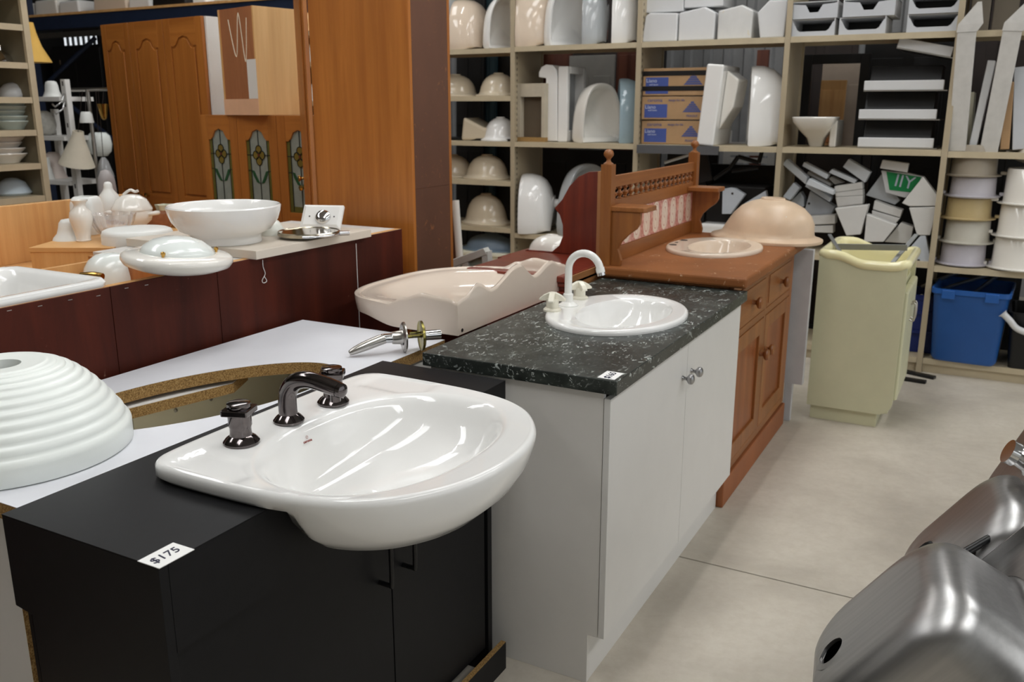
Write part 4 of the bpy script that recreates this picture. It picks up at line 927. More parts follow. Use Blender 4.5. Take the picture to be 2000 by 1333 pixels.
MB().lathe([(0, 0), (.006, 0), (.005, .012), (.014, .02), (.014, .026), (0, .03)], 16, MD @ Tm((.242, .02, 1.24), rx=R(-90))).build('knob', M_brass, dr, 40)
# ------------------------------------------------------------------ back shelving
YS, YD = 5.735, 6.19
UX = [-4.04, -3.098, -2.165, -1.222, -.297, .64]
SH = thing('steel_shelving', 'long beige steel shelving along the back of the aisle', 'shelving', (0, 0, 0))
M_perf, nt, b = _new('perforated_beige_steel')
tcn = nt.nodes.new('ShaderNodeTexCoord'); sp_ = nt.nodes.new('ShaderNodeSeparateXYZ'); nt.links.new(tcn.outputs['Object'], sp_.inputs[0])
fz = _math(nt, 'FRACT', _math(nt, 'MULTIPLY', sp_.outputs['Z'], 26.0)); m1 = _math(nt, 'LESS_THAN', fz, .45)
m2 = _math(nt, 'LESS_THAN', _math(nt, 'ABSOLUTE', _math(nt, 'SUBTRACT', _math(nt, 'ABSOLUTE', _math(nt, 'SUBTRACT', sp_.outputs['Y'], .05)), .016)), .006)
nt.links.new(_mix(nt, _math(nt, 'MULTIPLY', m1, m2), C(176, 162, 136), C(70, 62, 52)), b.inputs['Base Color']); b.inputs['Roughness'].default_value = .5
up = MB().box(-.002, .012, 0, .002, YD - YS, 2.75).box(-.016, 0, 0, .016, .012, 2.75).box(-.016, YD - YS - .012, 0, .016, YD - YS, 2.75)
u0 = up.build('upright', M_perf, SH, loc=(UX[0], YS, 0))
for x in UX[1:]: share(u0, SH, (x, YS, 0))
bays = {0: (1.96, 1.634, 1.318, 1.036, .695, .09), 1: (1.965, 1.318, .665, .09), 2: (1.965, 1.318, .665, .09), 3: (1.965, 1.318, .670, .09), 4: (1.962, 1.312, .652, .09)}
M_sh2 = plain('beige_shelf_enamel', C(192, 178, 150), .5, var=.06, scale=12)
for i, zs in bays.items():
    for z in zs + (2.62,):
        MB().box(UX[i] + .017, YS + .002, z - .034, UX[i + 1] - .017, YS + .016, z).box(UX[i] + .017, YS + .012, z - .006, UX[i + 1] - .017, YD - .016, z).box(UX[i] + .017, YD - .016, z - .03, UX[i + 1] - .017, YD - .013, z).build('shelf', M_sh2, SH)
for i in range(5): MB().box(UX[i] + .017, YS + .02, 0, UX[i + 1] - .017, YS + .03, .054).build('kick_plate', M_sh2, SH)

# ---- wall basins stood on their backs
def wall_basin(name, label, mat, loc, w, d, h, face, group, z0, tilt=0, stub=True, hollow=True):
    """stands on its straight back edge; rim normal points along 'face' (degrees from +x), belly the other way"""
    t = thing(name, label, 'basin', loc, 0, group); n = 48; base = t
    t.rotation_euler = (0, tilt, R(face))
    hw = w / 2
    ol = [(0, -hw), (0, -hw * .5), (0, 0), (0, hw * .5), (0, hw), (d * .45, hw * .99), (d * .75, hw * .82), (d * .94, hw * .5), (d, 0), (d * .94, -hw * .5), (d * .75, -hw * .82), (d * .45, -hw * .99)]
    pts = []
    for i in range(len(ol)):
        p = [Vector(ol[(i + k) % len(ol)]) for k in (-1, 0, 1, 2)]
        for j in range(5):
            s = j / 5
            pts.append(p[1] + (p[2] - p[1]) * s if i in (0, 1, 2, 3) else .5 * ((2 * p[1]) + (-p[0] + p[2]) * s + (2 * p[0] - 5 * p[1] + 4 * p[2] - p[3]) * s * s + (-p[0] + 3 * p[1] - 3 * p[2] + p[3]) * s ** 3))
    c = Vector((d * .48, 0))
    # local frame: z up = outline x ; local y = outline y ; local x = rim normal
    def rg(f, x, cc=c): return [(x, cc.y + (p.y - cc.y) * f, max(0, cc.x + (p.x - cc.x) * f)) for p in pts]
    def rgb(f, x): # keep the straight back edge on the shelf near the rim
        return [(x, p.y * f, p.x * (1 - (1 - f) * .9) if p.x > .02 else (1 - f) * .25 * d) for p in pts]
    rs = [rg(.12, -h), rg(.3, -h * .985), rgb(.55, -h * .94), rgb(.75, -h * .85), rgb(.88, -h * .72), rgb(.96, -h * .55), rgb(1.0, -h * .3), rgb(1.005, -.03), rgb(1.0, -.008), rg(.985, 0), rg(.93, -.002)]
    if hollow: rs += [rg(.86, -.012), rg(.80, -.05), rg(.66, -h * .5), rg(.4, -h * .72), rg(.08, -h * .78)]
    MB().loft(rs, True, True).build('bowl', mat, t, 45)
    if stub: MB().lathe([(0, 0), (.036, 0), (.036, .05), (.028, .06), (0, .06)], 20, Tm((-h + .01, 0, d * .48), ry=R(-90))).build('waste_boss', mat, t, 45)
    return t
GA = 'wall basins stood on end on the top shelf'; GB = 'wall basins stood on end on the middle shelves'
def on(u, Y, z): return Vector((PY(u, 100, Y).x if z > 1.5 else PY(u, 300, Y).x, Y, z + .001))
def stand(label, mat, u, Y, zsh, w, d, h, face, g=GA, **k):
    p = PY(u, vof(PY(u, 200, Y)), Y); vv = 100
    for _ in range(6): q = PY(u, vv, Y); vv = vof((q.x, Y, zsh))
    return wall_basin('wall_basin', label, mat, (q.x, Y, zsh + .001), w, d, h, face, g, zsh, **k)
stand('grey basin at the far left of the top shelf, half behind the pantry', M_grey, 868, 5.98, 1.96, .40, .42, .20, 180)
stand('pale peach basin belly-out on the top shelf beside the pantry', M_peach, 897, 5.94, 1.96, .38, .36, .24, 188)
stand('narrow white basin on the top shelf against the first upright', M_cer, 992, 5.90, 1.96, .34, .36, .13, -22, stub=False)
stand('large peach basin at the left of the second top bay', M_peach, 1018, 5.94, 1.965, .42, .46, .26, 196)
stand('white basin with its hollow showing on the second top bay', M_cer, 1118, 5.95, 1.965, .40, .44, .13, -25, stub=False)
stand('slate grey basin between two white ones on the top shelf', M_grey, 1140, 5.95, 1.965, .40, .44, .17, 200, stub=False)
stand('white basin against the right upright of the second top bay', M_cer, 1196, 5.95, 1.965, .40, .46, .18, 200)
SQ = thing('wall_basin', 'white square-shouldered basin with a rolled lip on the second bay', 'basin', (0, 0, 0), 0, GB)
sq = [PY(u, v, 5.84) for u, v in ((1052, 141), (1057, 131), (1066, 126), (1078, 127), (1086, 136), (1088, 150), (1088, 276), (1059, 276), (1060, 215), (1066, 195), (1066, 153), (1052, 151))]
MB().prism([(p.x, max(p.z, 1.319)) for p in sq], 'y', 5.84, 6.16).build('body', M_cer, SQ, bevel=.006)
xr_ = sq[6].x; zt_s = sq[3].z
for y0_, y1_, z0_, z1_, nm_s in ((5.84, 5.885, 1.319, zt_s - .01, 'rim_side'), (6.115, 6.16, 1.319, zt_s - .01, 'rim_side'), (5.886, 6.114, 1.319, 1.40, 'rim_base'), (5.886, 6.114, zt_s - .06, zt_s - .01, 'rim_top')):
    MB().box(xr_ + .0005, y0_, z0_, xr_ + .075, y1_, z1_).build(nm_s, M_cer, SQ, bevel=.008)
MB().box(xr_ + .0005, 5.886, 1.40, xr_ + .006, 6.114, zt_s - .06).build('inner_wall', M_grey, SQ)  # grey stands in for the shade inside the white hollow
stand('white scooped basin in front of the pale blue one', M_cerw, 1176, 5.92, 1.318, .34, .40, .20, -28, GB, stub=False)
stand('pale blue round-bellied basin on the second bay', M_blue, 1206, 5.98, 1.318, .36, .43, .20, 205, GB)
stand('large white basin leaning right of the cardboard boxes', M_cer, 1458, 5.93, 1.318, .36, .49, .25, 196, GB, stub=False)
stand('white round-shouldered basin on the lower shelf by the upright', M_cer, 1022, 5.90, .665, .40, .42, .24, 196, 'basins on the lower shelf')
stand('grey-white basin partly hidden by the mahogany scroll board', M_grey, 1150, 5.95, .665, .44, .50, .18, -25, 'basins on the lower shelf', stub=False)
# white slab pedestal basin leaning on the boxes
LP = thing('slab_basin', 'white slab-sided basin leaning against the cardboard boxes', 'basin', (PY(1393, 278, 5.92).x, 5.92, 1.319), 0)
LP.rotation_euler = (0, R(5), 0)
MB().box(-.055, -.20, 0, .055, .20, .50).build('slab', M_cer, LP, bevel=.012, seg=3)
MB().prism([(.056, .10), (.13, .25), (.14, .42), (.056, .47)], 'y', -.12, .12).build('trap_cover', M_cerw, LP, bevel=.01)
# upturned bowls on the left bay
def bowl_up(label, u, v, zsh, wpx, hpx, mat, Y=5.92):
    vv = v
    for _ in range(6): q = PY(u, vv, Y); vv = vof((q.x, Y, zsh))
    m = mpp(q); t = thing('upturned_bowl', label, 'basin', (q.x, Y, zsh + .001), R(random.uniform(-20, 20)), 'upturned bowls on the left bay')
    dome(t, wpx * m / 2 * 1.08, .17, hpx * m * 1.0, mat); return t
random.seed(4)
bowl_up('beige upturned bowl on the first inner shelf, half hidden by the pantry', 890, 176, 1.634, 100, 42, M_beige, 5.98)
bowl_up('beige upturned bowl with a collar on the first inner shelf', 974, 176, 1.634, 84, 44, M_beige)
bowl_up('beige upturned bowl beside the pantry on the third inner shelf', 885, 348, 1.036, 90, 42, M_beige, 5.98)
bowl_up('beige upturned bowl with a paper sticker on the third inner shelf', 952, 348, 1.036, 100, 46, M_beige)
bowl_up('large beige upturned bowl on the fourth inner shelf', 950, 445, .695, 104, 58, M_beige)
t_ = thing('square_basin', 'beige square basin on the second inner shelf', 'basin', (PY(948, 268, 5.95).x, 5.95, 1.319), R(10))
MB().prism([(-.14, 0), (.14, 0), (.14, .13), (.05, .09), (-.12, .17)], 'y', -.15, .15).build('shell', M_beige, t_, bevel=.02, seg=3)
t_ = thing('upturned_bowl', 'white glossy upturned bowl in front of the square beige basin', 'basin', (PY(978, 268, 5.90).x, 5.90, 1.319), 0, 'upturned bowls on the left bay'); dome(t_, .15, .15, .17, M_cer)
t_ = thing('upturned_bowl', 'pale blue-grey upturned bowl on the bottom of the left bay', 'basin', (PY(960, 500, 5.93).x, 5.93, .50), 0, 'upturned bowls on the left bay'); dome(t_, .26, .16, .12, plain('blue_grey_plastic', C(128, 148, 168), .35))
MB().box(-.3, -.2, -.02, .3, .2, -.001).build('tray', M_cream, t_)
MB().box(-.28, -.18, -.41, .28, .18, -.02).build('plinth_box', M_cream, t_)
# open cream box and tray frame beside the upright
M_oldbox = plain('old_cream_board', C(190, 180, 160), .6, var=.1)
OF = thing('open_front_box', 'old cream box with a dark open front beside the upright', 'box', (PY(1030, 262, 5.80).x, 5.80, 1.319), R(-4))
MB().box(-.10, 0, 0, .14, .07, .03).build('base', M_chip, OF); MB().box(-.10, 0, .031, -.06, .07, .40).build('side', M_oldbox, OF); MB().box(.115, 0, .031, .14, .07, .40).build('side', M_oldbox, OF)
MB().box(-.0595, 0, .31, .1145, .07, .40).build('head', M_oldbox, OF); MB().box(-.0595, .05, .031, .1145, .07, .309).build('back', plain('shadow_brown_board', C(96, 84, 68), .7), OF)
tag(MB().box(-3.98, 5.80, 1.3185, -3.12, 6.1, 1.335).build('black_tray', M_blackm, bevel=.003), 'thin black tray under the square beige basin', 'tray')

# ---- cardboard boxes
M_card = plain('brown_cardboard', C(176, 142, 104), .8, var=.08, scale=12); M_bluep = plain('blue_print', C(70, 88, 156), .7, var=.08); M_bluet = plain('blue_ink_print', C(84, 92, 140), .7); M_whitep = plain('white_print', C(200, 206, 224), .7)
M_tape = plain('black_tape', C(22, 22, 24), .4)
bxs = [('top cardboard basin box bound with black tape', 1.63, .175, 0), ('middle cardboard basin box with a crushed lid', 1.478, .148, 2), ('bottom cardboard basin box printed in blue', 1.320, .152, -1)]
xL = PY(1253, 240, 5.80).x; xR = PY(1381, 240, 5.80).x; bwid = xR - xL
for label, z, h, a in bxs:
    t = thing('cardboard_box', label, 'cardboard box', (xL + bwid / 2, 5.80, z), R(a), 'cardboard basin boxes stacked on the shelf')
    MB().box(-bwid / 2, 0, 0, bwid / 2, .34, h - .002).build('carton', M_card, t, bevel=.004)
    FT = lambda x, zz: Matrix.Translation((x, -.0012, zz)) @ Matrix.Rotation(R(90), 4, 'X')
    MB().box(-bwid / 2 + .02, -.001, .012, -bwid / 2 + .175, 0, h * .66).build('blue_panel', M_bluep, t)
    text('Liano', .034, M_whitep, t, FT(-bwid / 2 + .06, h * .54), 'lettering'); text('wall basin', .016, M_whitep, t, FT(-bwid / 2 + .075, h * .40), 'lettering')
    if z < 1.6:
        text('caroma', .034, M_bluet, t, FT(-bwid / 2 + .09, h * .83), 'lettering'); text('design for life', .020, M_bluet, t, FT(-bwid / 2 + .235, h * .83), 'lettering')
        text('FRAGILE', .020, M_bluet, t, FT(bwid / 2 - .105, h * .16), 'lettering')
    tri = MB(); cxl = bwid / 2 - .105
    for k in range(5):
        w_ = .012 + .013 * k; z_ = h * .70 - k * .014
        tri.prism([(cxl - w_, z_), (cxl + w_, z_), (cxl + w_ * .8, z_ + .012), (cxl - w_ * .8, z_ + .012)], 'y', -.0012, 0)
    tri.build('tree_emblem', M_bluet, t)
    if 'tape' in label:
        for zz in (.03, .125): MB().box(-bwid / 2 - .002, -.002, zz, bwid / 2 + .002, .342, zz + .030).build('tape_band', M_tape, t)
tag(MB().box(UX[2] + .02, YS - .03, 1.262, -1.60, YS + .0015, 1.316).build('grey_shelf_cover', plain('grey_rubber_edge', C(86, 86, 88), .6)), 'grey padded strip over the shelf edge under the cardboard boxes', 'shelf strip')

# ---- white cistern covers on the top shelf, third bay
M_pvc = plain('white_pvc', C(218, 219, 220), .4, var=.02); M_pvcg = plain('grey_white_pvc', C(198, 201, 206), .42, var=.03)
for i, (u0_, u1_, vt, vb, poly, lab) in enumerate((
        (1253, 1325, 22, 77, 0, 'white cistern box at the left end of the row of four'), (1324, 1398, 12, 75, 1, 'white cistern box with a clipped corner, second of the row of four'),
        (1400, 1472, 8, 72, 1, 'white cistern box stained yellow along its base'), (1476, 1536, -2, 68, 2, 'white cistern box tipped against the fourth upright'))):
    a = PY(u0_, vb, 5.80); c2 = PY(u1_, vt, 5.80); w = c2.x - a.x; h = c2.z - 1.966
    t = thing('cistern_box', lab, 'cistern', ((a.x + c2.x) / 2, 5.80, 1.966), 0, 'white cistern boxes on the top shelf')
    pf = [[(-w / 2, 0), (w / 2 - .004, 0), (w / 2 - .004, h * .95), (-w / 2 + .05, h), (-w / 2 + .02, h * .9)], [(-w / 2, 0), (w / 2 - .004, 0), (w / 2, h * .82), (w / 2 - .07, h), (-w / 2, h * .86)], [(-w * .35, 0), (w / 2, 0), (w / 2 + .01, h * .98), (-w * .1, h), (-w / 2, h * .68)]][poly]
    MB().prism(pf, 'y', 0, .26).build('shell', scuffed('yellow_stained_pvc', C(220, 220, 218), C(214, 190, 110), .4, .62) if 'yellow' in lab else M_pvc, t, bevel=.01, seg=3)
for i, (u0_, u1_, vb, lab) in enumerate(((1258, 1336, 18, 'white flat cistern on top of the cistern row, left'), (1336, 1414, 9, 'white flat cistern on top of the cistern row, right'))):
    a = PY(u0_, vb, 5.85); c2 = PY(u1_, vb, 5.85)
    z0_ = 1.966 + [PY(1325, 22, 5.80).z - 1.966 + .004, PY(1398, 12, 5.80).z - 1.966 + .004][i]
    tag(MB().box(a.x, 5.85, z0_, c2.x - .005, 6.05, z0_ + .11).build('flat_cistern', M_pvc, bevel=.006), lab, 'cistern', 'flat cisterns on the cistern row')

# ---- plastic document trays on the top shelf, fourth bay
def doc_tray(lab, u0_, u1_, vb, vt, zb, kind):
    a = PY(u0_, vb, 5.78); c2 = PY(u1_, vt, 5.78); w = c2.x - a.x; h = .098
    t = thing('document_tray', lab, 'tray', ((a.x + c2.x) / 2, 5.78, zb), 0, 'white trays on the top shelf')
    MB().box(-w / 2, 0, 0, w / 2, .32, .006).build('base', M_pvc, t)
    for s in (-1, 1): MB().box(s * w / 2, 0, .006, s * (w / 2 - .006), .32, h).build('side', M_pvc, t)
    MB().box(-w / 2 + .006, .30, .006, w / 2 - .006, .32, h).build('back', M_blackm, t)  # black colour stands in for the shade inside the white tray
    MB().box(-w / 2, 0.02, h - .004, w / 2, .32, h).build('lid', M_pvc, t)
    if kind: fp = [(-w / 2, .0), (w / 2, .0), (w / 2, h - .012), (w * .42, h * .84), (w * .18, h * .78), (w * .09, h * .35), (-w * .09, h * .35), (-w * .18, h * .78), (-w * .42, h * .84), (-w / 2, h - .012)]
    else: fp = [(-w / 2, .0), (w / 2, .0), (w / 2, h - .012), (w * .45, h * .8), (w * .36, h * .38), (w * .30, h * .28), (-w * .30, h * .28), (-w * .36, h * .38), (-w * .45, h * .8), (-w / 2, h - .012)]
    MB().prism(fp, 'y', -.004, .0).build('scooped_front', M_pvcg, t); return t
doc_tray('lower left white document tray beside the fourth upright', 1545, 1632, 66, 40, 1.966, 0)
doc_tray('lower middle white document tray on the top shelf', 1638, 1732, 64, 30, 1.966, 0)
doc_tray('lower right white document tray on the top shelf', 1770, 1874, 60, 30, 1.966, 0)
doc_tray('upper left white document tray with a finger notch', 1544, 1638, 30, 0, 2.066, 1)
doc_tray('upper middle white document tray with a finger notch', 1646, 1750, 26, 0, 2.066, 1)
doc_tray('upper right white document tray on the lower right one', 1774, 1880, 24, 0, 2.066, 0)

# ---- rangehoods on the middle shelf, fourth bay
M_hood = plain('black_hood_enamel', C(20, 20, 22), .4)
def hood(lab, u0_, u1_, v, Y=5.80, tilt=0, z=None, hh=.17):
    a = PY(u0_, v, Y); c2 = PY(u1_, v, Y); w = c2.x - a.x
    t = thing('rangehood', lab, 'rangehood', ((a.x + c2.x) / 2, Y, z if z is not None else a.z), 0, 'rangehoods stacked on the middle shelf'); t.rotation_euler = (0, tilt, 0)
    MB().box(-w / 2, 0, 0, w / 2, .04, .055).build('front_strip', M_pvc, t, bevel=.004)
    MB().prism([(.041, 0), (.36, 0), (.36, hh), (.12, hh)], 'x', -w / 2 + .02, w / 2 - .02).build('body', M_hood, t, bevel=.004)
    MB().box(-w / 2, 0.001, -.006, w / 2 + .02, .36, -.0005).build('base_lip', M_satin, t); return t
hood('lowest white-fronted black rangehood of the stack', 1674, 1822, 290, z=1.326, hh=.155)
hood('second white-fronted rangehood from the shelf', 1676, 1828, 235, z=1.326 + .163, hh=.155)
hood('third white-fronted rangehood from the shelf', 1686, 1842, 182, z=1.326 + .326, hh=.14)
hood('topmost rangehood, tipped sideways on the stack', 1748, 1858, 112, z=1.86, hh=.05, tilt=R(12))
# small wall basin
stand('small white hand basin on the middle shelf of the fourth bay', M_cerw, 1560, 5.9, 1.319, .2, .16, .1, 90, 'small basins')
o_ = [o for o in COL.objects if o.get('label', '').startswith('small white hand basin')][0]
for c_ in list(o_.children): bpy.data.objects.remove(c_)
a = PY(1552, 236, 5.86); c2 = PY(1636, 236, 5.86); w = c2.x - a.x; o_.location = ((a.x + c2.x) / 2, 5.86, 1.319); o_.rotation_euler = (0, 0, 0)
MB().loft([[(p[0], p[1], z) for p in rrect(w * sx, .26 * sy, .05 * min(sx, 1), 5, 0, dy)] for sx, sy, z, dy in ((.3, .4, 0, .1), (.4, .5, .05, .08), (.7, .8, .10, .04), (.95, .97, .15, 0), (1, 1, .175, 0), (.97, .97, .18, 0), (.86, .84, .175, 0), (.7, .7, .13, 0), (.3, .3, .10, 0))], True, True).build('bowl', M_cerw, o_, 45)
MB().box(w / 2 - .04, .0, 0, w / 2, .25, .16).build('back_slab', M_cerw, o_, bevel=.008)
# wrapped panels standing at the right end
M_wrap = plain('plastic_wrapped_white', C(206, 204, 200), .25, var=.06, scale=20, coat=.4)
def slab(name, lab, u_b, v_b, u_t, v_t, wpx, th, mat, Y=5.66, top='flat', lean=0):
    p = PY(u_b, v_b, Y); q = PY(u_t, v_t, Y); w = wpx * mpp(p) / math.cos(YAW) ; t = thing(name, lab, 'panel', p, 0, 'white panels standing at the right end')
    L = (q - p).length; ang = math.atan2(q.x - p.x, q.z - p.z); t.rotation_euler = (lean, ang, 0)
    MB().box(-w / 2, 0, 0, w / 2, th, L).build('panel', mat, t, bevel=.004)
    if top == 'wrap':
        MB().loft([[(-w / 2 - .004, -.003, L), (w / 2 + .004, -.003, L), (w / 2 + .004, th + .003, L), (-w / 2 - .004, th + .003, L)], [(-w / 2, .0, L + .04), (w / 2 + .03, .0, L + .04), (w / 2 + .03, th, L + .04), (-w / 2, th, L + .04)], [(.04, th * .4, L + .15), (.06, th * .4, L + .15), (.06, th * .5, L + .15), (.04, th * .5, L + .15)]], True, True).build('plastic_twist', M_wrap, t)
    return t
slab('wrapped_panel', 'plastic-wrapped white panel standing against the fifth upright', 1868, 296, 1890, 62, 28, .045, M_wrap, 5.775, 'wrap', R(9))
slab('wrapped_panel', 'plastic-wrapped white panel leaning right at the shelf end', 1930, 300, 1978, 60, 28, .045, M_wrap, 5.775, 'wrap', R(9))
slab('white_strip', 'thin white strip leaning between the two wrapped panels', 1898, 294, 1937, 118, 12, .2, M_pvc, 5.80)
slab('cream_board', 'cream board standing behind the first wrapped panel', 1888, 288, 1896, 180, 12, .25, M_cream, 5.86)
slab('grey_board', 'grey-white board at the far right edge of the shelf', 1994, 292, 1998, 130, 26, .25, M_pvcg, 5.80)
slab('brown_board', 'brown-edged board standing between the leaning panels', 1962, 292, 1972, 160, 14, .25, M_card, 5.80)
# boxes above on the top shelf, right bay
for i, (u0_, u1_, lab, m_) in enumerate(((1892, 1930, 'grey-brown box behind the plastic twists on the top shelf', M_shelf), (1936, 1985, 'darker grey box at the right end of the top shelf', M_rawcer))):
    a = PY(u0_, 55, 5.95); c2 = PY(u1_, 55, 5.95); tag(MB().box(a.x, 5.95, 1.963, c2.x, 6.15, 2.32).build('storage_box', plain('dull_box_%d' % i, C(120 - 20 * i, 112 - 20 * i, 100 - 20 * i), .7), bevel=.004), lab, 'box')

# ---- stacked flanged pots
def pot(lab, x, Y, z, rx, h, mat, g, rot=None, mark=None):
    t = thing('flanged_pot', lab, 'pot', (x, Y, z), 0, g)
    if rot: t.rotation_euler = rot
    MB().lathe([(0, 0), (rx * 1.02, 0), (rx * 1.22, .006), (rx * 1.24, .012), (rx * 1.02, .016), (rx, .03), (rx * .97, h * .97), (rx * .94, h), (rx * .9, h * .97), (rx * .92, .03), (0, .03)], 40).build('body', mat, t, 40)
    for s in (-1, 1): MB().box(s * rx * 1.15, -.02, .014, s * (rx * 1.22 + .03), .02, .032).build('lug', mat, t, bevel=.004)
    return t
x_ = PY(1880, 500, 5.86).x; rx = 40 * mpp((x_, 5.86, .8)) ; z = .654
cols = [C(192, 188, 196), C(196, 192, 180), C(186, 166, 122), C(188, 184, 190), C(158, 148, 132)]; hs_ = [.115, .125, .115, .105, .17]
nm_ = ['lowest pale', 'second pale', 'middle tan', 'fourth lilac-grey', 'topmost brown-grey']
for i in range(5):
    pot('%s flanged pot in the stack next to the upright' % nm_[i], x_ + (.008 if i % 2 else 0), 5.88, z, rx, hs_[i] + .012, plain('pot_glaze_%d' % i, cols[i], .35, var=.06), 'flanged pots in two stacks'); z += hs_[i] + .0135
x2 = PY(1990, 520, 5.85).x; z = .654; rx2 = 46 * mpp((x2, 5.85, .8))
for i, (h, nm) in enumerate(((.17, 'lowest white'), (.17, 'middle white'), (.19, 'third white'))):
    pot('%s flanged pot in the right-hand stack' % nm, x2 - .01 + .008 * i, 5.86, z, rx2, h + .012, M_cerw, 'flanged pots in two stacks'); z += h + .0135
pot('white flanged pot tipped askew on the right-hand stack', x2 + .02, 5.86, z + .02, rx2 * .9, .15, M_rawcer, 'flanged pots in two stacks', rot=(R(-8), R(14), 0))

# ---- bins at floor level
BT = thing('blue_storage_tub', 'big blue plastic storage tub on the floor under the shelves', 'storage tub', (PY(1882, 700, 5.80).x, 5.80, .092), R(-3))
M_blu = plain('blue_plastic', C(34, 88, 160), .4, var=.04)
a = PY(1815, 600, 5.68); c2 = PY(1966, 620, 5.68); w = c2.x - a.x
rb0 = lambda s, z: [(p[0], p[1] + .10, z) for p in rrect(w * s, .46 * s, .04, 4)]
MB().loft([rb0(.8, 0), rb0(.86, .02), rb0(.97, .40), rb0(1.0, .41), rb0(1.03, .412), rb0(1.03, .44), rb0(.99, .44), rb0(.96, .43), rb0(.83, .02)], True, True).build('tub', M_blu, BT, 40)
for s in (-.28, .28): MB().box(s * w - .035, -.148, .385, s * w + .035, -.135, .436).build('clip', M_blu, BT, bevel=.003)
NC = thing('navy_crate', 'navy blue ribbed crate behind the cream tub', 'crate', (PY(1772, 680, 5.85).x, 5.85, .092), 0)
M_navy = plain('navy_plastic', C(30, 48, 120), .45)
MB().loft([[(p[0], p[1] + .15, z) for p in rrect(.36 * s, .3 * s, .02, 3)] for s, z in ((.94, 0), (1, .36), (.96, .36), (.9, .02))], True, True).build('crate', M_navy, NC, 40)
for z in (.12, .24, .33): MB().box(-.185, -.006, z, .185, 0, z + .02).build('rib', M_navy, NC)
tag(MB().tube(catmull([PY(1785, 603, 5.9), PY(1794, 590, 5.92), PY(1800, 578, 5.98)], 4, False), [.018, .014, .012, .012, .012, .012, .012, .012, .012], 12).build('yellow_tap_end', M_ivory, smooth=50), 'small cream plastic tap end sticking out of the navy crate', 'tap')
KT = thing('black_tub', 'black plastic tub at the right edge under the shelves', 'tub', (PY(2010, 700, 5.8).x + .12, 5.72, .092), 0)
MB().loft([[(p[0], p[1] + .2, z) for p in rrect(.5 * s, .4 * s, .03, 3)] for s, z in ((.9, 0), (1, .32), (1.03, .33), (.96, .33), (.86, .02))], True, True).build('tub', M_blackm, KT, 40)
tag(MB().tube(catmull([PY(1958, 612, 5.68), PY(1972, 626, 5.68), PY(1986, 642, 5.69), PY(2010, 652, 5.7)], 5, False), [.027, .02] + [.018] * 14, 14).build('white_pipe', M_pvc, smooth=50), 'short white plastic pipe hooked over the black tub', 'pipe')
for i, (u, v, L, rz, lab) in enumerate(((1783, 732, .26, -20, 'longer black offcut on the floor by the shelf foot'), (1778, 745, .17, -6, 'shorter black offcut on the floor by the shelf foot'))):
    p = PZ(u, v, 0); o = MB().box(-L / 2, -.02, .001, L / 2, .02, .018).build('black_offcut', M_blackm, bevel=.003); o.location = (p.x, p.y, 0); o.rotation_euler.z = R(rz); tag(o, lab, 'offcut', 'black offcuts on the floor')
for i, (u0_, v0_, u1_, v1_) in enumerate(((1840, 565, 1985, 520), (1800, 560, 1890, 525), (1900, 575, 1960, 530))):
    p = PY(u0_, v0_, 6.05); q = PY(u1_, v1_, 6.0)
    o = MB().tube([p, q], .012, 8).build('metal_rod', M_strap, smooth=60); tag(o, ['long', 'left', 'right'][i] + ' dull metal rod lying above the bins under the shelf', 'rod', 'metal rods over the bins')
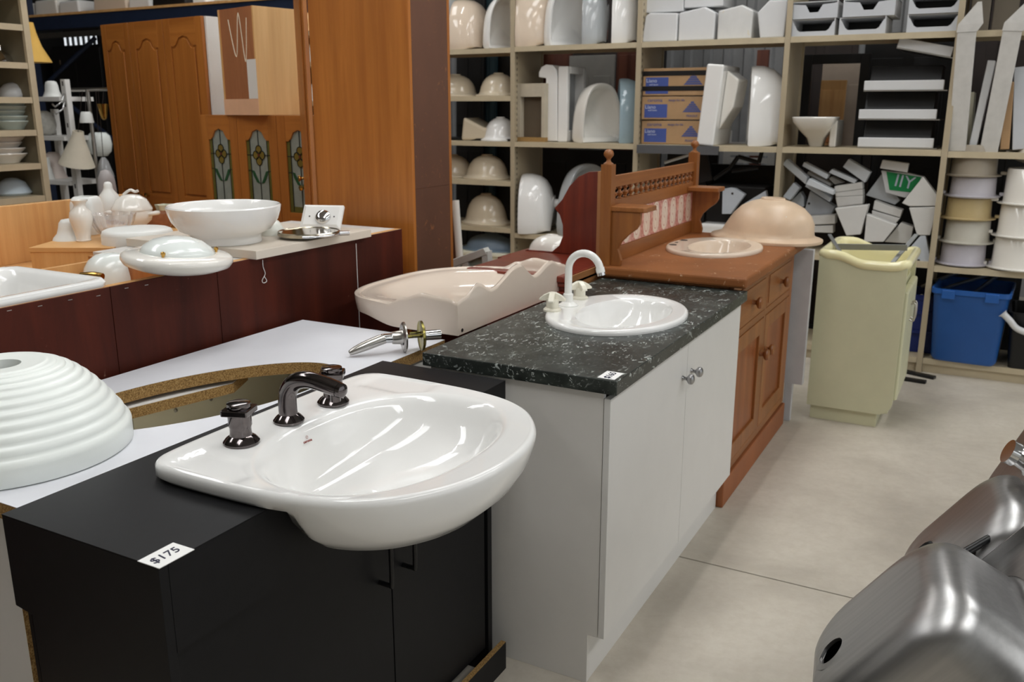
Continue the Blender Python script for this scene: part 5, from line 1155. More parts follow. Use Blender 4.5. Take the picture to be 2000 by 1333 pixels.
# ------------------------------------------------------------------ plastic gutter offcuts heaped in the fourth bay
def cpx(x, y): return 1520 + x / 5.797, 290 + y / 5.797
M_off = [plain('grey_white_offcut_%d' % i, c, .42, var=.03) for i, c in enumerate((C(206, 210, 214), C(196, 202, 210), C(214, 212, 208)))]
GO = 'gutter offcuts heaped on the lower shelf'
offs = [
 ('long grey-white bar slanting at the top left of the heap', [(45, 180), (95, 120), (330, 330), (310, 410)], 1, 0),
 ('thin slanting bar second from the left at the top of the heap', [(270, 200), (290, 155), (570, 300), (545, 350)], 1, 0),
 ('slanting bar just under the second thin one', [(320, 290), (340, 260), (600, 400), (590, 430)], 2, 2),
 ('slanting bar left of the thick block at the top of the heap', [(570, 275), (605, 235), (890, 360), (860, 400)], 1, 0),
 ('short offcut above the stack of cup shapes', [(570, 345), (600, 320), (740, 390), (640, 410)], 2, 2),
 ('thick slanting block at the top centre of the heap', [(730, 210), (795, 120), (1045, 270), (980, 390)], 1, 0),
 ('short upright bar at the far left above the pink basin', [(50, 550), (170, 390), (240, 450), (130, 590)], 1, 1),
 ('stubby five-sided offcut behind the pink basin', [(140, 600), (250, 490), (290, 560), (290, 660), (240, 670)], 2, 1),
 ('slanting bar above the house-shaped offcut', [(310, 410), (350, 340), (630, 480), (620, 530)], 0, 0),
 ('lower slanting bar resting on the house-shaped offcut', [(300, 430), (345, 385), (600, 560), (580, 610)], 1, 1),
 ('pale house-shaped offcut with one hole on its left', [(280, 760), (360, 480), (640, 660), (600, 745)], 2, 1),
 ('flat block under the house-shaped offcut', [(300, 772), (645, 752), (645, 855), (330, 870)], 1, 2),
 ('lowest flat block right of the pink basin', [(340, 882), (620, 872), (620, 960), (360, 950)], 1, 2),
 ('topmost ring of the cup-shaped stack', [(635, 430), (950, 380), (955, 460), (640, 500)], 1, 2),
 ('second ring of the cup-shaped stack', [(640, 503), (955, 464), (960, 530), (650, 550)], 1, 2),
 ('third ring of the cup-shaped stack', [(645, 553), (960, 533), (955, 632), (670, 664)], 1, 2),
 ('large tapered cup at the foot of the stack', [(640, 680), (1020, 640), (930, 975), (770, 990)], 0, 2),
 ('kite-shaped grey offcut under the green sign', [(990, 530), (1170, 290), (1380, 590), (1320, 640)], 2, 0),
 ('upper cup below the kite-shaped offcut', [(1090, 590), (1250, 650), (1410, 700), (1380, 785), (1070, 690)], 1, 2),
 ('middle cup below the kite-shaped offcut', [(1060, 702), (1380, 792), (1320, 860), (1060, 778)], 1, 2),
 ('widest cup right behind the yellow tub rim', [(1000, 745), (1340, 870), (1190, 1060), (970, 1060)], 0, 2),
 ('rounded wedge leaning right of the widest cup', [(1200, 1060), (1390, 840), (1530, 890), (1490, 1080)], 1, 2),
 ('large house-shaped offcut at the right of the heap', [(1400, 620), (1640, 320), (1820, 560), (1790, 655), (1480, 655)], 0, 2),
 ('tapered cup under the large house-shaped offcut', [(1480, 672), (1800, 662), (1720, 985), (1570, 985)], 0, 2),
 ('triangular offcut standing at the bottom right with one hole', [(1490, 1130), (1610, 992), (1670, 992), (1730, 1300), (1560, 1300)], 0, 1)]
for lab, poly, layer, mi in offs:
    Y = 5.78 + .10 * layer; pts = [PY(*cpx(*q), Y) for q in poly]
    t = thing('gutter_offcut', lab, 'plastic offcut', (sum(p.x for p in pts) / len(pts), Y, sum(p.z for p in pts) / len(pts)), 0, GO)
    MB().prism([(p.x - t.location.x, p.z - t.location.z) for p in pts], 'y', 0, .085).build('shell', M_off[mi], t, bevel=.004)
    if 'hole' in lab:
        q = PY(*cpx(*((348, 625) if 'left' in lab else (1588, 1270))), Y); MB().lathe([(0, 0), (.008, 0), (.008, .001), (0, .001)], 12, Tm((q.x - t.location.x, -.0012, q.z - t.location.z), rx=R(-90))).build('hole', M_dark, t)
def cp4(x, y): return 1300 + x / 7.015, 270 + y / 7.015
for lab, poly in (('flat grey-white board with a hole standing behind the pink basin', [(780, 700), (880, 680), (950, 690), (1085, 775), (890, 1040), (770, 1040)]), ('slanting grey board between the pink basin and upright', [(1070, 900), (1370, 720), (1385, 800), (1110, 890)])):
    pts = [PY(*cp4(*q), 5.84) for q in poly]; t = thing('gutter_offcut', lab, 'plastic offcut', (pts[0].x, 5.84, pts[-1].z), 0, GO)
    MB().prism([(p.x - t.location.x, p.z - t.location.z) for p in pts], 'y', 0, .05).build('shell', M_off[1], t, bevel=.003)
    if 'hole' in lab: q = PY(*cp4(915, 760), 5.84); MB().lathe([(0, 0), (.008, 0), (.008, .001), (0, .001)], 12, Tm((q.x - t.location.x, -.0012, q.z - t.location.z), rx=R(-90))).build('hole', M_dark, t)
# the green sign half buried in the heap
SG = thing('green_sign', 'green and white sign box half buried in the gutter heap', 'sign', (0, 0, 0))
Yg = 5.92
fr2 = [PY(*cpx(*q), Yg) for q in ((1165, 250), (1480, 282), (1640, 320), (1560, 520), (1430, 560), (1215, 500))]
MB().prism([(p.x, p.z) for p in fr2], 'y', Yg, Yg + .06).build('white_case', M_pvc, SG, bevel=.003)
gf = [PY(*cpx(*q), Yg) for q in ((1225, 262), (1620, 326), (1545, 505), (1260, 470))]
MB().prism([(p.x, p.z) for p in gf], 'y', Yg - .003, Yg - .0005).build('green_face', plain('sign_green', C(20, 140, 78), .35), SG)
cg = PY(*cpx(1430, 385), Yg - .004)
text('IIY', .105, M_whitep, SG, Matrix.Translation(cg) @ Matrix.Rotation(R(90), 4, 'X') @ Matrix.Rotation(R(-9), 4, 'Z'), 'lettering')
tp = [PY(*cpx(*q), 5.86) for q in ((1150, 225), (1180, 130), (1480, 170), (1460, 275))]
t = thing('gutter_offcut', 'white box-ended offcut lying on the green sign', 'plastic offcut', (tp[0].x, 5.86, tp[0].z), 0, GO)
MB().prism([(p.x - tp[0].x, p.z - tp[0].z) for p in tp], 'y', 0, .05).build('shell', M_off[2], t, bevel=.004)

# ------------------------------------------------------------------ old doors and frames behind the shelving, plus dark boards added to darken gaps
def panel_behind(name, lab, cat, u0, u1, v_top, Y, mat, lean=0, z0=0, group=None, frame=False):
    a = PY(u0, v_top, Y); c2 = PY(u1, v_top, Y); h = (a.z + c2.z) / 2 - z0; w = c2.x - a.x
    t = thing(name, lab, cat, ((a.x + c2.x) / 2, Y, z0), 0, group); t.rotation_euler = (R(-lean), 0, 0)
    if frame:
        MB().box(-w / 2, 0, 0, -w / 2 + .07, .04, h).box(w / 2 - .07, 0, 0, w / 2, .04, h) if False else None
        for x0_, x1_ in ((-w / 2, -w / 2 + .06), (w / 2 - .06, w / 2)): MB().box(x0_, 0, 0, x1_, .04, h).build('jamb', mat, t, bevel=.002)
        MB().box(-w / 2 + .06, 0, h - .06, w / 2 - .06, .04, h).build('head', mat, t, bevel=.002)
        MB().box(-w / 2 + .06, 0, 0, w / 2 - .06, .04, .06).build('foot', mat, t, bevel=.002)
    else:
        MB().box(-w / 2, 0, 0, w / 2, .035, h).build('leaf', mat, t, bevel=.003)
        for k in range(2):
            for s in (-1, 1): MB().box(s * w * .06, -.006, h * (.08 + .46 * k), s * w * .42, 0, h * (.46 + .46 * k)).build('panel', mat, t, bevel=.004)
    return t
GD = 'old doors stored behind the shelving'
M_teal = plain('dark_teal_paint', C(40, 62, 70), .5, var=.2); M_ebony = plain('black_stained_timber', C(20, 18, 18), .5, var=.3, scale=5)
for (u0, u1, vt, Y, m_, lab) in ((880, 935, -60, 6.5, M_ebony, 'black panelled door behind the left bay'), (936, 960, -40, 6.55, M_teal, 'dark teal door edge behind the left bay'), (962, 1050, -60, 6.62, M_ebony, 'wide black door behind the first upright'), (1690, 1870, 60, 6.6, M_ebony, 'wide black board added to darken the gap behind the rangehood stack'), (1060, 1250, -80, 7.4, M_dark, 'tall dark brown board added to darken the gap far behind the second bay'), (1540, 1690, -80, 7.4, M_dark, 'tall dark brown board added to darken the gap far behind the document trays'), (1860, 2060, -60, 7.0, M_dark, 'dark brown board added to darken the gap behind the wrapped panels'),
        (1052, 1108, 100, 6.7, M_redb, 'dark red-brown door behind the white basins'), (1200, 1250, 60, 6.7, M_redb, 'red-brown door beside the cardboard boxes'), (1254, 1296, 60, 6.75, M_ebony, 'black door behind the cardboard boxes'),
        (1475, 1498, 96, 7.2, M_redb, 'slim brown post standing before the corrugated wall'), (1300, 1400, 292, 6.6, M_ebony, 'black cabinet door behind the pine finial'), (1000, 1240, 292, 6.56, M_ebony, 'low black board behind the lower basins'),
        (1545, 1700, 300, 6.5, M_dark, 'dark brown board behind the gutter heap'), (1700, 1900, 300, 6.55, M_ebony, 'black board behind the right of the gutter heap'), (1890, 2040, 250, 6.5, M_ebony, 'black board behind the flanged pots')):
    panel_behind('door_and_backing', lab, 'door', u0, u1, vt, Y, m_, 2, group=GD)
panel_behind('door_and_backing', 'black board added to darken the gap at the foot of the white shutter', 'door', 1388, 1512, 322, 6.3, M_ebony, 0, group=GD)
panel_behind('timber_frame', 'black timber frame behind the rangehood stack', 'frame', 1568, 1700, 105, 6.45, M_ebony, 1, frame=True)
panel_behind('door_and_backing', 'beige flush door behind the rangehoods', 'door', 1606, 1706, 122, 6.9, plain('beige_door', C(176, 160, 144), .6), 1, group=GD)
LD = panel_behind('louvre_door', 'orange timber louvre door leaning behind the small hand basin', 'door', 1602, 1652, 156, 6.62, M_oakl, 3, z0=.9)
w = (PY(1652, 200, 6.6).x - PY(1602, 200, 6.6).x)
for k in range(12): MB().box(-w * .36, -.012, .06 + k * .045, w * .36, -.006, .09 + k * .045, ).build('slat', wood('orange_slat', C(170, 96, 48), C(196, 124, 70), 'x', 30, .5), LD)
MB().box(-w / 2, 0.04, -.9, w / 2, .3, -.001).build('stand', M_dark, LD)
SL_ = thing('white_shutter', 'white louvre shutter behind the black frames', 'shutter', (PY(1462, 300, 7.0).x, 7.0, 0), 0)
zt_ = PY(1462, 282, 7.0).z
for s in (-.17, .17): MB().box(s - .025, 0, 0, s + .025, .03, zt_ + .1).build('stile', M_white, SL_)
for k in range(22): MB().box(-.145, .0, .04 + k * .058, .145, .02, .08 + k * .058, ).build('slat', M_white, SL_)
GC = panel_behind('grey_cupboard', 'pale grey cupboard behind the square-shouldered basin', 'cupboard', 1112, 1200, 108, 6.75, plain('pale_grey_paint', C(160, 158, 152), .6), 0)
BC = thing('black_chair_frame', 'black chair frame lying on the lower shelf behind the pine washstand', 'chair', (PY(1450, 400, 5.95).x, 5.95, .666), 0)
def cp5(u, v): p = PY(u, v, 5.95); return (p.x - BC.location.x, 0, p.z - .666)
for q in (((1425, 330), (1442, 306)), ((1442, 306), (1482, 318)), ((1482, 318), (1490, 290)), ((1395, 350), (1425, 330)), ((1430, 335), (1482, 328))):
    MB().tube([cp5(*q[0]), cp5(*q[1])], .014, 8).build('rail', M_blackm, BC, 60)
MB().box(cp5(1380, 360)[0], .02, 0, cp5(1495, 360)[0], .30, cp5(1450, 365)[2]).build('seat_box', M_ebony, BC, bevel=.01)
WC = thing('white_bath_part', 'white rounded bath part on the lower shelf behind the scroll bracket', 'basin', (PY(1405, 440, 5.85).x, 5.85, .666), 0)
MB().prism([(-.16, 0), (.22, 0), (.22, .10), (.2, .14), (-.13, .14), (-.16, .1)], 'y', 0, .3).build('shell', M_cer, WC, bevel=.02, seg=3)
tg = thing('leaning_picture_frame', 'slim white-edged black frame leaning behind the pine finial', 'frame', (0, 0, 0))
p, q = PY(1298, 318, 5.95), PY(1380, 292, 5.95)
MB().tube([p, q], .010, 8).build('white_edge', M_pvc, tg, 60)
MB().prism([(p.x, p.z - .012), (q.x, q.z - .012), (q.x + .05, q.z - .2), (p.x, p.z - .2)], 'y', 5.95, 5.97).build('black_face', M_ebony, tg)
MB().prism([(p.x, .667), (q.x, .667), (q.x, q.z - .17), (p.x, p.z - .2)], 'y', 5.975, 6.0).build('foot_panel', M_ebony, tg)
# leaning white board and painted sash between pantry and shelving
LB = thing('leaning_board', 'tall dark board with a cream rounded edge leaning beside the pantry', 'board', (PY(905, 392, 4.4).x, 4.4, 0), 0)
za_ = PY(900, 392, 4.4).z; LB.rotation_euler = (0, R(-4), 0)
MB().box(-.20, 0, 0, .0, .02, za_).build('board', M_brownb, LB); MB().tube([(.012, .01, 0), (.012, .01, za_)], .022, 12).build('edge_roll', M_cerw, LB, 60)
WS = thing('window_sash', 'old white painted window sash standing behind the peach basin', 'window sash', (0, 0, 0))
ps = [PY(u, v, 3.72) for u, v in ((875, 512), (948, 484), (960, 514), (885, 545))]
cs = sum(ps, Vector()) / 4
e1 = (ps[1] - ps[0]); 
M_oldw = scuffed('chipped_white_paint', C(206, 206, 200), C(110, 96, 70), .5, .66)
MB().prism([(ps[0].x - .01, ps[0].z), (ps[1].x, ps[1].z), (ps[1].x + .02, ps[1].z - .03), (ps[0].x + .01, ps[0].z - .035)], 'y', 3.70, 3.75).build('top_rail', M_oldw, WS, bevel=.003)
for a_ in (.0, .42, .94): 
    c_ = ps[0] + e1 * a_; MB().prism([(c_.x, c_.z - .02), (c_.x + .035, c_.z - .008), (c_.x + .09, 0.0), (c_.x + .05, 0.0)], 'y', 3.702, 3.748).build('stile', M_oldw, WS, bevel=.003)
gq = [ps[0] + e1 * .15, ps[0] + e1 * .94]
MB().prism([(gq[0].x + .03, gq[0].z - .03), (gq[1].x, gq[1].z - .03), (gq[1].x + .08, .05), (gq[0].x + .1, .05)], 'y', 3.72, 3.724).build('pane', plain('dusty_glass', C(150, 166, 156), .2, var=.1), WS)
pw = [PY(u, v, 3.66) for u, v in ((838, 527), (874, 513), (884, 545))]
tag(MB().prism([(pw[0].x, pw[0].z), (pw[1].x, pw[1].z), (pw[1].x + .04, 0), (pw[0].x, 0)], 'y', 3.56, 3.66).build('brown_post', M_redb, bevel=.003), 'brown timber post end left of the white window sash', 'post')
CB = thing('cream_oval_basin', 'cream oval basin rim seen in the curve of the scroll board', 'basin', (PY(1078, 490, 4.0).x, 4.0, .84), 0)
dome(CB, .15, .12, .10, M_cerw)
MB().box(-.2, -.2, -.84, .2, .2, -.001).build('stand', M_mahog, CB)
# ------------------------------------------------------------------ oak wall cabinets standing behind the bench
class VP:
    """vertical plane through the ray (u,v) at depth d, turned by -a about z; local x along it, y away, z up"""
    def __init__(s, u, v, d, a):
        p = EYE + ray(u, v) * d; s.o = Vector((p.x, p.y, 0)); s.e = Vector((math.cos(a), -math.sin(a), 0)); s.n = Vector((math.sin(a), math.cos(a), 0)); s.rz = -a
    def __call__(s, u, v, off=0):
        d = ray(u, v); t = ((s.o - EYE).dot(s.n) + off) / d.dot(s.n); q = EYE + d * t - s.o; return q.dot(s.e), q.z
zc = .93
# three plain arched doors
A3 = VP(408, 211, 4.95, R(7))
C3 = thing('arched_door_cabinet', 'orange oak wall cabinet with three solid arched doors and a white end', 'cabinet', (A3.o.x, A3.o.y, zc), A3.rz)
xe = [A3(u, 211)[0] for u in (213, 265.5, 332, 407)]; ztop = (A3(395, 28)[1] + A3(258, 44)[1] + A3(200, 50)[1]) / 3
hh = ztop - zc
MB().box(xe[0], .021, 0, xe[0] + .016, .32, hh).build('side_panel', M_oak, C3); MB().box(xe[3] - .002, .021, 0, xe[3] + .014, .32, hh).build('side_panel', M_white, C3)
MB().box(xe[0], .021, hh - .016, xe[3], .32, hh).build('top_panel', M_white, C3); MB().box(xe[0] + .017, .3, 0, xe[3] - .003, .31, hh - .017).build('back_panel', M_oakl, C3)
for i in range(3):
    a, b = xe[i] + .0015, xe[i + 1] - .0015; w = b - a
    a += .001; b -= .001; d = MB().box(a, .007, .0, b, .020, hh).build('door', M_oak, C3, bevel=.002)
    m, l, r_ = (a + b) / 2, a + w * .17, b - w * .17; sh = hh - .15; ww = r_ - l
    arch = [(l, .12), (r_, .12), (r_, sh), (r_ - ww * .12, sh), (r_ - ww * .2, sh + .012), (m + ww * .18, sh + .045), (m, sh + .055), (m - ww * .18, sh + .045), (l + ww * .2, sh + .012), (l + ww * .12, sh), (l, sh)]
    ins = [(m + (x - m) * (1 - .016 / (ww / 2)), min(z - .012, z) if z > .2 else z + .012) for x, z in arch]
    MB().prism(ins, 'y', -.001, .0065).build('raised_panel', M_oak, d, bevel=.006, seg=2)
    MB().box(a, 0, 0, l, .0068, hh).build('stile', M_oak, d, bevel=.0015); MB().box(r_, 0, 0, b, .0068, hh).build('stile', M_oak, d, bevel=.0015); MB().box(l, 0, 0, r_, .0068, .12).build('bottom_rail', M_oakx, d, bevel=.0015)
    MB().prism([(r_, hh), (l, hh)] + list(reversed(arch[2:])), 'y', 0, .0068).build('arched_rail', M_oakx, d, bevel=.0015)
    if i < 2:
        kx, kz_ = A3((278, 291)[i], 381); MB().lathe([(0, 0), (.007, 0), (.006, .010), (.014, .016), (.014, .024), (0, .028)], 16, Tm((kx, 0, kz_ - zc), rx=R(90))).build('knob', M_brass, d, 40)
# three leaded glass doors
AG = VP(600, 330, 4.42, R(5))
CG = thing('leaded_glass_cabinet', 'orange oak wall cabinet with three leaded flower glass doors', 'cabinet', (AG.o.x, AG.o.y, zc + .03), AG.rz)
zg = zc + .03; xg = [AG(u, 211)[0] for u in (388, 459, 537, 622)]; hg = (AG(390, 228)[1] + AG(590, 222)[1]) / 2 - zg
MB().box(xg[0], .021, 0, xg[0] + .016, .31, hg).build('side_panel', M_oak, CG); MB().box(xg[3] - .016, .021, 0, xg[3], .31, hg).build('side_panel', M_oak, CG)
MB().box(xg[0], .0205, hg - .016, xg[3], .31, hg).build('top_panel', M_oak, CG); MB().box(xg[0] + .017, .0205, 0, xg[3] - .017, .31, .016).build('cabinet_floor', M_oak, CG)
MB().box(xg[0] + .017, .29, .017, xg[3] - .017, .30, hg - .017).build('back_panel', M_cream, CG); MB().box(xg[0] + .017, .05, hg * .5, xg[3] - .017, .288, hg * .5 + .016).build('shelf', M_cream, CG)
M_lead = plain('lead_came', C(38, 40, 36), .4, metal=.5); M_pane = plain('hammered_glass', C(184, 190, 180), .25, trans=.45, var=.1, scale=18, bump=.2); M_ochre = plain('amber_glass', C(120, 102, 44), .25, var=.15); M_leaf = plain('green_glass', C(40, 78, 48), .25, var=.15); M_olive = plain('olive_border_glass', C(96, 92, 44), .25, var=.12)
for i in range(3):
    a, b = xg[i] + .0015, xg[i + 1] - .0015; w = b - a; st_ = w * .2; l, r_ = a + st_, b - st_; ww = r_ - l; sh = hg - .115; m = (a + b) / 2
    d = MB().box(a, 0, 0, l, .02, hg).build('door', M_oak, CG, bevel=.002)
    MB().box(r_, 0, 0, b, .02, hg).build('stile', M_oak, d, bevel=.002); MB().box(l, 0, 0, r_, .02, .075).build('bottom_rail', M_oakx, d, bevel=.002)
    ar = [(l, sh - .012), (l + ww * .1, sh - .012), (l + ww * .2, sh + .003), (m - ww * .2, sh + .032), (m, sh + .045), (m + ww * .2, sh + .032), (r_ - ww * .2, sh + .003), (r_ - ww * .1, sh - .012), (r_, sh - .012)]
    MB().prism([(l, hg)] + ar + [(r_, hg)], 'y', 0, .02).build('arched_rail', M_oakx, d, bevel=.002)
    MB().box(l, .009, .07, r_, .012, hg - .06).build('pane', M_pane, d)
    bl = ww * .14
    for x0_, x1_ in ((l, l + bl), (r_ - bl, r_)): MB().box(x0_, .007, .075, x1_, .0088, hg - .10).build('border_pane', M_olive, d)
    MB().box(l + bl, .007, .075, r_ - bl, .0088, .075 + bl * 1.2).build('border_pane', M_olive, d)
    lead = lambda p, q: MB().tube([(p[0], .0065, p[1]), (q[0], .0065, q[1])], .0022, 6).build('lead_line', M_lead, d)
    zf = hg * .64
    lead((m, .08), (m, zf - .05)); lead((m, zf + .045), (m, hg - .075)); lead((l + bl, .08), (l + bl, hg - .11)); lead((r_ - bl, .08), (r_ - bl, hg - .11)); lead((l, zf), (m - .04, zf)); lead((m + .04, zf), (r_, zf)); lead((l, zf - .08), (l + bl, zf - .08)); lead((r_ - bl, zf - .08), (r_, zf - .08))
    for dx, dz in ((0, .028), (0, -.03), (-.022, 0), (.022, 0)):
        p_ = MB().lathe([(0, 0), (.021, 0), (.021, .002), (0, .002)], 16, Tm((m + dx, .008, zf + dz), rx=R(90))).build('petal', M_ochre, d)
        MB().tube([(m + dx + .0215 * math.cos(R(q)), .0055, zf + dz + .0215 * math.sin(R(q))) for q in range(0, 361, 24)], .002, 5).build('petal_lead', M_lead, d)
    MB().lathe([(0, 0), (.008, 0), (.008, .002), (0, .002)], 12, Tm((m, .005, zf), rx=R(90))).build('flower_eye', plain('red_glass', C(90, 40, 34), .3), d)
    for s in (-1, 1):
        MB().prism([(m + s * .006, zf - .145), (m + s * .028, zf - .14), (m + s * .052, zf - .105), (m + s * .06, zf - .078), (m + s * .044, zf - .082), (m + s * .025, zf - .115)], 'y', .006, .0085).build('leaf', M_leaf, d)
    if i > 0:
        kx, kz_ = AG((0, 543, 594)[i], (0, 395, 367)[i]); MB().lathe([(0, 0), (.007, 0), (.006, .010), (.014, .016), (.014, .024), (0, .028)], 16, Tm((kx, 0, kz_ - zg), rx=R(90))).build('knob', M_brass, d, 40)
# base cabinet that carries both
e3 = A3.o + A3.e * xe[0]
OC = thing('oak_sideboard', 'low orange oak base unit under the two wall cabinets', 'cabinet', (AG.o.x, AG.o.y, 0), R(-6))
MB().box(-2.15, -.03, 0, .15, .62, zc - .001).build('carcass', M_oak, OC, bevel=.003)
MB().box(-1.0, -.045, zc - .0005, .16, .5, zc + .0295).build('worktop', M_oak, OC, bevel=.004)
# small carcass standing on the glass cabinet
AB = VP(502, 150, 4.40, R(14)); zk = zg + hg
SB = thing('small_wall_cabinet', 'small upturned pine wall cabinet with raw plywood back on the glass cabinet', 'cabinet', (AB.o.x, AB.o.y, zk + .001), AB.rz)
zt2 = AB(498, 10)[1] - zk; xl = AB(432, 120)[0]
MB().box(xl, .004, 0, -.012, .010, zt2).build('plywood_back', M_ply, SB)
MB().box(-.012, .0, 0, .0, .30, zt2).build('side_panel', wood('pale_pine_side', C(206, 158, 98), C(222, 178, 120), 'z', 26, .5, .05), SB, bevel=.001)
MB().box(xl, .0, 0, xl + .012, .30, zt2).build('side_panel', M_oakl, SB); MB().box(xl, .011, zt2 - .014, -.013, .30, zt2 - .001).build('top_panel', M_oakl, SB)
zb0 = AB(470, 194)[1] - zk
MB().box(xl, -.002, 0, -.001, .0035, max(.03, zb0)).build('bottom_strip', plain('pinkish_tape', C(222, 176, 142), .6), SB)
xw = AB(484, 150)[0]; MB().box(xw, -.001, max(.031, zb0 + .001), -.002, .0035, AB(492, 116)[1] - zk).build('white_patch', M_white, SB)
MB().tube(catmull([(xl * .72, .003, zt2 * .9), (xl * .55, .003, zt2 * .55), (xl * .42, .003, zt2 * .95), (xl * .3, .003, zt2 * .5), (xl * .2, .003, zt2 * .9)], 6, False), .0022, 5).build('glue_squiggle', M_cream, SB)

# ------------------------------------------------------------------ shelving along the left
XL = -4.45; yE = PX(97, 400, XL).y
LS = thing('side_shelving', 'beige steel shelving of glass dishes at the left edge', 'shelving', (0, 0, 0))
upL = MB().box(XL - .42, yE - .004, 0, XL - .02, yE, 2.5).box(XL - .02, yE - .016, 0, XL, yE + .016, 2.5); M_olive2 = plain('olive_grey_steel', C(128, 119, 98), .55, var=.08)
upL.build('upright', M_olive2, LS)
zL = [PX(60, v, XL).z for v in (123, 190, 254, 320)]; dzz = (zL[0] - zL[3]) / 3; zL.append(zL[3] - dzz)
zL.insert(0, zL[0] + dzz * 1.1); zL.insert(0, zL[0] + dzz)
for z in zL: MB().box(XL - .014, 1.2, z - .03, XL, yE - .02, z).box(XL - .42, 1.2, z - .005, XL - .013, yE - .02, z).build('shelf', M_sh2, LS)
MB().box(XL - .425, 1.2, 0, XL - .421, yE - .02, 2.5).build('back_sheet', plain('olive_grey_back', C(96, 88, 74), .6), LS)
MB().box(XL - .0195, yE - .0162, 0, XL + .0005, yE + .0162, 2.5).build('upright_face', M_sh2, LS)
M_gl2 = plain('pale_green_glass', C(200, 212, 206), .15, var=.02)
def lx(u, z, inset=.18):
    # point on a left shelf, inset behind its front edge
    vv = 200
    for _ in range(6): q = PX(u, vv, XL - inset); vv = vof((q.x, q.y, z))
    return q
def disc_stack(name, lab, u, z, n, wpx, each, mat, group, cat='dish'):
    q = lx(u, z); m = mpp(q)
    for k in range(n):
        r = wpx / 2 * m * (1 - .03 * (k % 3)); hh_ = each * m
        o = MB().lathe([(0, 0), (r * .6, 0), (r * .7, .3 * hh_), (r, hh_), (r * .985, hh_ * 1.12), (r * .66, .5 * hh_), (0, .35 * hh_)], 36).build(name, mat, smooth=45)
        o.location = (q.x + .006 * math.sin(k * 2.1), q.y + .006 * math.cos(k * 1.7), z + .001 + k * hh_ * .62); tag(o, lab % ['lowest', 'second', 'third', 'fourth', 'fifth', 'sixth'][k], cat, group)
disc_stack('glass_bowl', '%s green-tinted glass bowl of the stack on the left shelving', 22, zL[4], 5, 78, 15, M_gl2, 'glass bowls stacked on the left shelving', 'bowl')
disc_stack('china_dish', '%s white dish of the stack low on the left shelving', 8, zL[5], 5, 84, 17, M_cerw, 'white dishes stacked on the left shelving')
q = lx(30, zL[3]); m = mpp(q); tag(MB().lathe([(36 * 1 * m * .8, 0), (30 * m, 4 * m), (27 * m, 14 * m), (18 * m, 24 * m), (6 * m, 28 * m), (0, 28 * m)], 36).build('glass_dome_shade', plain('grey_white_glass', C(206, 206, 206), .3), smooth=50, loc=(q.x, q.y, zL[3] + .001)), 'white dome shade alone on a left shelf', 'lamp shade')
q = lx(4, zL[2]); m = mpp(q); tag(MB().lathe([(12 * m, 0), (22 * m, 3 * m), (18 * m, 14 * m), (4 * m, 24 * m), (3 * m, 34 * m), (0, 34 * m)], 30).build('silver_dish', M_chrome, smooth=40, loc=(q.x, q.y, zL[2] + .001)), 'silver covered dish high on the left shelving', 'dish')
q = lx(26, zL[6]); m = mpp(q); tag(MB().lathe([(30 * m, 0), (34 * m, 4 * m), (24 * m, 24 * m), (10 * m, 32 * m), (0, 33 * m)], 30).build('blue_white_dish', plain('blue_white_china', C(196, 210, 220), .2), smooth=40, loc=(q.x, q.y, zL[6] + .001)), 'bluish white bowl upturned on the lowest left shelf', 'bowl')

# ------------------------------------------------------------------ lamp corner behind the left shelving
YW = 4.15
def at(u, v, Y=YW): return PY(u, v, Y)
WR = thing('white_slotted_stand', 'white slotted display stand with three small shelves', 'display stand', (0, 0, 0))
p0, p1_ = at(122, 155), at(150, 395); xst = (p0.x + p1_.x) / 2
MB().box(xst - .025, YW, 0, xst + .025, YW + .04, p0.z).build('post', M_white, WR, bevel=.003)
zsh = [at(105, v).z for v in (189, 266, 352)]
for z in zsh: MB().box(xst - .45, YW - .02, z - .03, xst - .026, YW + .25, z).build('shelf', M_white, WR, bevel=.002)
for k in range(12): MB().box(xst - .006, YW - .001, .3 + k * .14, xst + .006, YW, .33 + k * .14).build('slot', M_dark, WR)
MB().box(xst - .47, YW + .21, 0, xst - .43, YW + .25, p0.z - .2).build('post', M_white, WR)
for v in (200, 214): 
    pz_ = at(135, v).z; MB().tube([(xst + .02, YW - .01, pz_ + .06), (xst + .005, YW - .03, pz_), (xst + .03, YW - .10, pz_ - .03), (xst + .03, YW - .12, pz_ - .01)], .006, 8).build('hook', M_chrome, WR, 60)
def lampy(name, lab, u, v, z, pw, ph, prof, mat, Y=YW + .1, cat='lamp shade', seg=32, rot=None):
    q = at(u, v, Y); m = mpp(q); zz = q.z if z is None else z
    o = MB().lathe([(a * pw / 2 * m, b * ph * m) for a, b in prof], seg).build(name, mat, smooth=50, loc=(q.x, Y, zz + .001))
    if rot: o.rotation_euler = rot
    return tag(o, lab, cat, 'lamp shades in the left corner')
bellp = [(1, 0), (.9, .1), (.72, .35), (.66, .7), (.55, .92), (.3, 1), (0, 1)]
conep = [(1, 0), (.98, .03), (.34, .85), (.30, 1), (.26, 1), (.3, .85), (.93, .03), (.97, 0)]
lampy('bell_lamp', 'white bell shade on the top shelf of the slotted stand', 103, 188, zsh[0], 36, 30, bellp, M_frost)
lampy('globe_lamp', 'mottled glass globe on the middle shelf of the slotted stand', 92, 264, zsh[1], 38, 46, [(.4, 0), (.8, .12), (1, .4), (.92, .7), (.6, .92), (.25, 1), (0, 1)], plain('mottled_glass', C(190, 188, 180), .3, var=.15, scale=30))
lampy('tulip_shade', 'pink-white frilled shade leaning on the lower shelf of the stand', 108, 345, zsh[2], 46, 50, bellp, plain('pinkish_glass', C(214, 200, 192), .4), Y=YW + .12)
